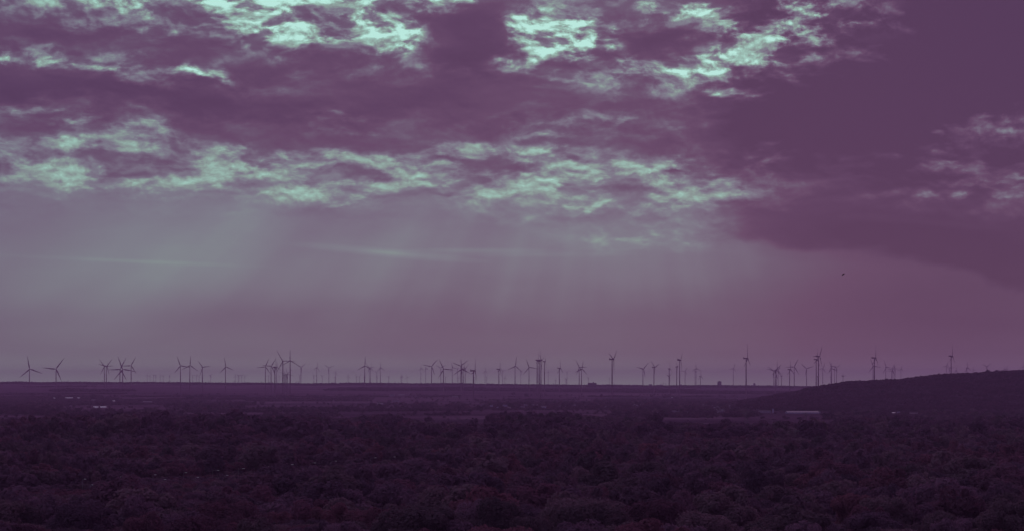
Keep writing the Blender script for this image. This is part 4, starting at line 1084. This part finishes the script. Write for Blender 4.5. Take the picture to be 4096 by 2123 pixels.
# blocks on the ridge against the sky
def tower_block(px_, top, base_row, wp, depth, label, D=14600, extra=(), name='tower_block', m=M_CONC, dome=False):
    x = (px_ - CX) / FPX * D; g0 = float(ground_z(x, D)); zt = CAMZ + (HY - top) / FPX * D; w = wp / FPX * D; h = zt - g0
    r_ = empty(name, (x, D, g0), 0, 4); tag(r_, label, 'building')
    mb = MB()
    if dome: mb.lathe([(w/2, -.5), (w/2, h * .72), (w * .44, h * .86), (w * .28, h * .97), (w * .06, h)], 20)
    else: mb.box(-w/2, w/2, 0, depth, -.5, h)
    obj('wall', mb.mesh('wall', m), r_)
    if not dome:
        obj('roof', MB().box(-w/2 - .5, w/2 + .5, -.5, depth + .5, h + .01, h + 1.4).mesh('roof', M_ROOFD), r_)
        nfl = max(2, int(h / 6))
        for f_ in range(nfl):
            zz = h * (f_ + .6) / nfl
            obj('window_band', MB().box(-w * .44, w * .44, -.1, .08, zz - .9, zz + .9).mesh('window_band', M_GLASS), r_)
    for (dx, dw, dt, nm) in extra:
        xx = dx / FPX * D; ww = dw / FPX * D; hh = dt / FPX * D
        obj(nm, MB().box(xx - ww/2, xx + ww/2, depth * .3, depth * .7, h + 1.42, h + hh).mesh(nm, m), r_)
    return r_
tower_block(2369, 1530.5, 1538, 34, 40, 'flat dark factory block with rooftop stacks on the ridge', extra=((5, 5, 5, 'chimney'), (-12, 3, 2, 'roof_unit'), (14, 4, 2, 'roof_unit')), m=mat('dark_cladding', (.07, .045, .075), .8))
tower_block(2878.5, 1524.5, 1540, 14.5, 40, 'tall square tower block on the skyline left of the town turbine', D=17000, extra=((0, 6, 2.4, 'roof_unit'),))
tower_block(3017.5, 1529.5, 1540, 9, 30, 'domed silo on the skyline before the tangled turbines', D=17000, name='silo', dome=True)
tower_block(2602, 1535.5, 1541, 12, 40, 'small pale block on the skyline left of a side-on turbine', D=17500)
tower_block(2640, 1538.0, 1541, 28, 40, 'long low pale hall on the skyline', D=17500)
tower_block(2725, 1536.0, 1541, 5, 40, 'narrow pale block on the skyline behind the egg-nacelle towers', D=17500)
tower_block(2900, 1538.5, 1541, 40, 40, 'low pale hall right beside the tall square tower block', D=17300)
tower_block(3548, 1513.5, 1520, 7, 30, 'small pale box just visible over the hill wood', D=8000)

p2, h2, px2, row2 = belts(P2)
straight = (px2 > 1040) & (px2 < 1960) & (row2 > 1690) & (row2 < 1711)
h2 = np.where(em2, h2 * rng.uniform(1.35, 2.1, len(P2)), np.where(straight, h2, h2 * .8))
p2 = np.where(em2, (p2 > .3) * .9, p2)
# nothing in the belts is so tall that it shuts off the fields behind
caprow = lerp(px2, [(-3000, 1650), (0, 1668), (150, 1664), (250, 1657), (340, 1668), (480, 1656), (590, 1650), (660, 1648), (720, 1668), (800, 1650), (860, 1662), (930, 1652), (1020, 1668),
                    (1150, 1660), (1250, 1652), (1330, 1668), (1480, 1658), (1530, 1654), (1610, 1672), (1700, 1690), (1940, 1690), (1980, 1650), (2060, 1648), (2120, 1656),
                    (2250, 1650), (2350, 1662), (2480, 1668), (2560, 1672), (2640, 1690), (2900, 1684), (3300, 1688), (3400, 1660), (5000, 1660)])
caprow = caprow + 8 * (vnoise(P2[:, 0] / 14, P2[:, 1] / 60) - .4) + 26 * (vnoise(P2[:, 0] / 47 + 5, P2[:, 1] / 300) - .35)
capped = (row2 > 1675)
h2 = np.where(capped, np.clip(np.minimum(h2, CAMZ - (caprow - HY) * P2[:, 1] / FPX), 2.0, None), np.minimum(h2, 13))
hillish = (px2 > 2950) & (P2[:, 1] > 5300)
k2 = (rng.random(len(P2)) < p2) & ~hillish
P3, h3, px3 = P2[k2], h2[k2], px2[k2]
clear = np.zeros(len(P3), bool)
for (bpx, bD, bw) in BUILT:      # gardens and yards keep the houses in view
    dd = bD - P3[:, 1]; side = np.abs(px3 - bpx) < bw / 2 + 3
    clear |= side & (dd > -15) & (dd < 260)
    h3 = np.where(side & (dd >= 260) & (dd < 1000), np.minimum(h3, 4.5), h3)
P3, h3, px3 = P3[~clear], h3[~clear], px3[~clear]
colC = variants('belt_tree', [combined(260 + k, 360, .085, [M_DARK, M_MIX, M_DARK, M_GREEN][k // 2], 'round', 12) for k in range(8)])
z3 = ground_z(P3[:, 0], P3[:, 1]) - .2
far = P3[:, 1] > 4300
for q_, nm, lb in ((~far, 'tree_belts', 'loose dark tree belts and scrub between the wood and the fields'),
                   (far, 'distant_woods', 'small dark woods, hedges and garden trees among the far fields')):
    scatter(nm, np.c_[P3[q_], z3[q_]], sclz(h3[q_], .9, 1.5), colour_pick(P3[q_], 8), colC, lb, 'wood')


# ------------------------------------------------------------------ lattice pylons
def pylon(px_, top, D, label, w=6.0, arms=3, group=None, m=M_PYLON, rad=.22):
    x = (px_ - CX) / FPX * D; g0 = float(ground_z(x, D)); h = CAMZ + (HY - top) / FPX * D - g0
    r_ = empty('power_pylon', (x, D, g0), rng.uniform(-.2, .2), 4); tag(r_, label, 'pylon', group)
    mb = MB(); b = w / 2
    lv = [0, .25, .45, .62, .78, 1.0]; wd = [b, b * .75, b * .55, b * .4, b * .28, .25]
    for sx in (-1, 1):
        for sy in (-1, 1):
            for k in range(5): mb.tube((sx*wd[k], sy*wd[k], h*lv[k]), (sx*wd[k+1], sy*wd[k+1], h*lv[k+1]), rad, rad, 4)
    for k in range(5):
        for sy in (-1, 1):
            mb.tube((-wd[k], sy*wd[k], h*lv[k]), (wd[k+1], sy*wd[k+1], h*lv[k+1]), rad * .6, rad * .6, 4)
            mb.tube((wd[k], sy*wd[k], h*lv[k]), (-wd[k+1], sy*wd[k+1], h*lv[k+1]), rad * .6, rad * .6, 4)
    obj('lattice_tower', mb.mesh('lattice_tower', m), r_)
    for k in range(arms):
        z = h * (.70 + .12 * k); L_ = w * (1.05 - .2 * abs(k - 1))
        a = MB().tube((-L_, 0, z), (L_, 0, z), rad, rad, 4).tube((-L_, 0, z), (0, 0, z + h * .05), rad * .7, rad * .7, 4).tube((L_, 0, z), (0, 0, z + h * .05), rad * .7, rad * .7, 4)
        obj('crossarm', a.mesh('crossarm', m), r_)
    return r_
pylon(2985, 1628, 3560, 'faint tall lattice pylon rising from the field below the town', 7)
pylon(3222, 1648, 4000, 'faint lattice pylon standing before the long warehouse', 6)
pylon(1831, 1668, 4200, 'small faint pylon in the field between the two lone belt trees', 5)
PG = 'tiny pylons on the far ridge'
PYN = 0
for px_, top in ((272, 1517), (410, 1518), (433, 1521), (549, 1518), (680, 1519), (708, 1521), (835, 1519), (888, 1519), (937, 1518), (1045, 1522), (1075, 1520),
                 (1185, 1521), (1193, 1519), (1335, 1522), (1580, 1520), (1593, 1524), (2214, 1528), (2457, 1528), (2644, 1530), (2653, 1526), (2663, 1528)):
    PYN += 1
    pylon(px_, top, 20000, 'tiny hair-thin pylon on the far ridge, %s from the left' % ordinal(PYN), 9, 2, PG, rad=.35)

# dark post with a box-like signal head above the near wood on the right
x = (3182 - CX) / FPX * 2350; r_ = empty('signal_mast', (x, 2350, 0)); tag(r_, 'dark mast with cross plates rising from the near wood edge', 'mast')
hh = CAMZ + (HY - 1711) / FPX * 2350
obj('post', MB().tube((0, 0, 0), (0, 0, hh), .38, .30, 8).mesh('post', M_PYLON), r_)
obj('crossarm', MB().box(-1.8, .0, -.2, .2, hh - 4.3, hh - 2.2).box(.5, 4.2, -.2, .2, hh - 3.6, hh - 2.0).box(-1.8, 4.2, -.12, .12, hh - 3.1, hh - 2.7).mesh('crossarm', M_PYLON), r_)
obj('brace', MB().tube((-1.2, 0, 0), (-1.0, 0, hh - 4), .15, .15, 6).mesh('brace', M_PYLON), r_)

# ------------------------------------------------------------------ road and street lamps through the wood
pa = []
for px_ in np.linspace(-600, 1750, 30):
    D = float(road_line(px_)); pa.append((float((px_ - CX) / FPX * D), D))
M_ASPH = mat('asphalt', (.05, .045, .05), .9, .2, .2)
rv = []
for k, (x, D) in enumerate(pa):
    q0 = Vector(pa[max(k-1, 0)]); q1 = Vector(pa[min(k+1, len(pa)-1)]); d = (q1 - q0).normalized(); nn = Vector((-d.y, d.x))
    rv += [(x - nn.x * 5, D - nn.y * 5, .004), (x + nn.x * 5, D + nn.y * 5, .004)]
rf = [(2*k, 2*k+1, 2*k+3, 2*k+2) for k in range(len(pa) - 1)]
tag(obj('road', mesh_np('road', rv, rf, [M_ASPH])), kind='structure')

def lamp(px_, top, D, arm, label, group, head_len=1.5):
    x = (px_ - CX) / FPX * D; h = CAMZ + (HY - top) / FPX * D
    r_ = empty('street_lamp', (x, D, 0), 0, 2); tag(r_, label, 'street lamp', group)
    obj('post', MB().tube((0, 0, 0), (0, 0, h), .16, .10, 8).mesh('post', M_STEEL, True), r_)
    obj('arm', MB().tube((0, 0, h - .05), (arm, 0, h + .1), .09, .07, 6).mesh('arm', M_STEEL, True), r_)
    obj('lamp_head', MB().box(arm - .2, arm + head_len, -.35, .35, h - .02, h + .28, .08).mesh('lamp_head', M_LAMPH), r_)
    return r_
ORD = ['first', 'second', 'third', 'fourth', 'fifth', 'sixth', 'seventh', 'eighth', 'ninth', 'tenth', 'eleventh', 'twelfth', 'thirteenth']
for k, (px_, top) in enumerate([(851, 1880), (953, 1873), (1055, 1865), (1149, 1857), (1240, 1850), (1324, 1843), (1409, 1837), (1483, 1830), (1560, 1826)]):
    lamp(px_, top, float(road_line(px_)) + 12, 3.0, 'tall street lamp with a long arm, %s from the left in the upper row' % ORD[k], 'upper row of street lamps')
for k, (px_, top) in enumerate([(339, 1915), (370, 1938), (485, 1906), (621, 1898), (660, 1917), (744, 1889), (791, 1908), (909, 1900), (1022, 1893), (1217, 1877), (1306, 1869), (1399, 1862), (1487, 1855)]):
    lamp(px_ - 9, top, float(road_line(px_)) - 8 - (60 if top in (1938, 1917, 1908, 1900) else 0), 1.0, 'pale lamp head just above the trees, %s from the left in the lower row' % ORD[k], 'lower row of street lamps', 1.2)

# ------------------------------------------------------------------ bird
D = 300.0; bx = (3373 - CX) / FPX * D; bz = CAMZ + (HY - 1097.5) / FPX * D
bird = empty('bird', (bx, D, bz), 0, .3); bird.rotation_euler = (0, R(-38), 0); bird.scale = (1.35, 1.35, 1.35)
tag(bird, 'small dark bird flying in the open sky below the heavy cloud', 'bird')
vs = []; fs = []; n = 8
prof = [(-.20, .004), (-.15, .02), (-.06, .042), (.04, .048), (.11, .032), (.15, .028), (.185, .016), (.215, .003)]
for xx, r1 in prof:
    for i in range(n): a = 2*math.pi*i/n; vs.append((xx, r1 * math.cos(a), r1 * .85 * math.sin(a)))
for k in range(len(prof) - 1):
    for i in range(n): fs.append((k*n+i, k*n+(i+1) % n, (k+1)*n+(i+1) % n, (k+1)*n+i))
obj('body', mesh_np('body', vs, fs, [M_BIRD], True), bird)
for s in (-1, 1):
    wv = [(.08, 0, .02), (-.06, 0, .02), (.10, s*.16, .075), (-.05, s*.16, .07), (-.02, s*.34, .05), (-.10, s*.33, .045)]
    wv2 = [(a, b, c - .012) for a, b, c in wv]
    fw = [(0, 2, 3, 1), (2, 4, 5, 3), (6, 7, 9, 8), (8, 9, 11, 10), (0, 6, 8, 2), (2, 8, 10, 4), (1, 3, 9, 7), (3, 5, 11, 9), (4, 10, 11, 5)]
    obj('wing', mesh_np('wing', wv + wv2, fw, [M_BIRD]), bird)

# ------------------------------------------------------------------ haze
top = max(TOPZ[0] + 12, 150)
mh = bpy.data.materials.new('haze'); mh.use_nodes = True
t = mh.node_tree; t.nodes.clear(); qq = NB(t)
pv = qq.n('ShaderNodeVolumePrincipled')
pv.inputs['Color'].default_value = HAZE_COL
pv.inputs['Density'].default_value = HAZE_D
pv.inputs['Anisotropy'].default_value = 0.0
o_ = qq.n('ShaderNodeOutputMaterial'); t.links.new(pv.outputs[0], o_.inputs['Volume'])
hzb = obj('haze', MB().box(-28000, 28000, -2700, 32000, -1.5, top).mesh('haze', mh)); tag(hzb, 'thin violet evening haze over the whole plain', 'haze', kind='stuff')
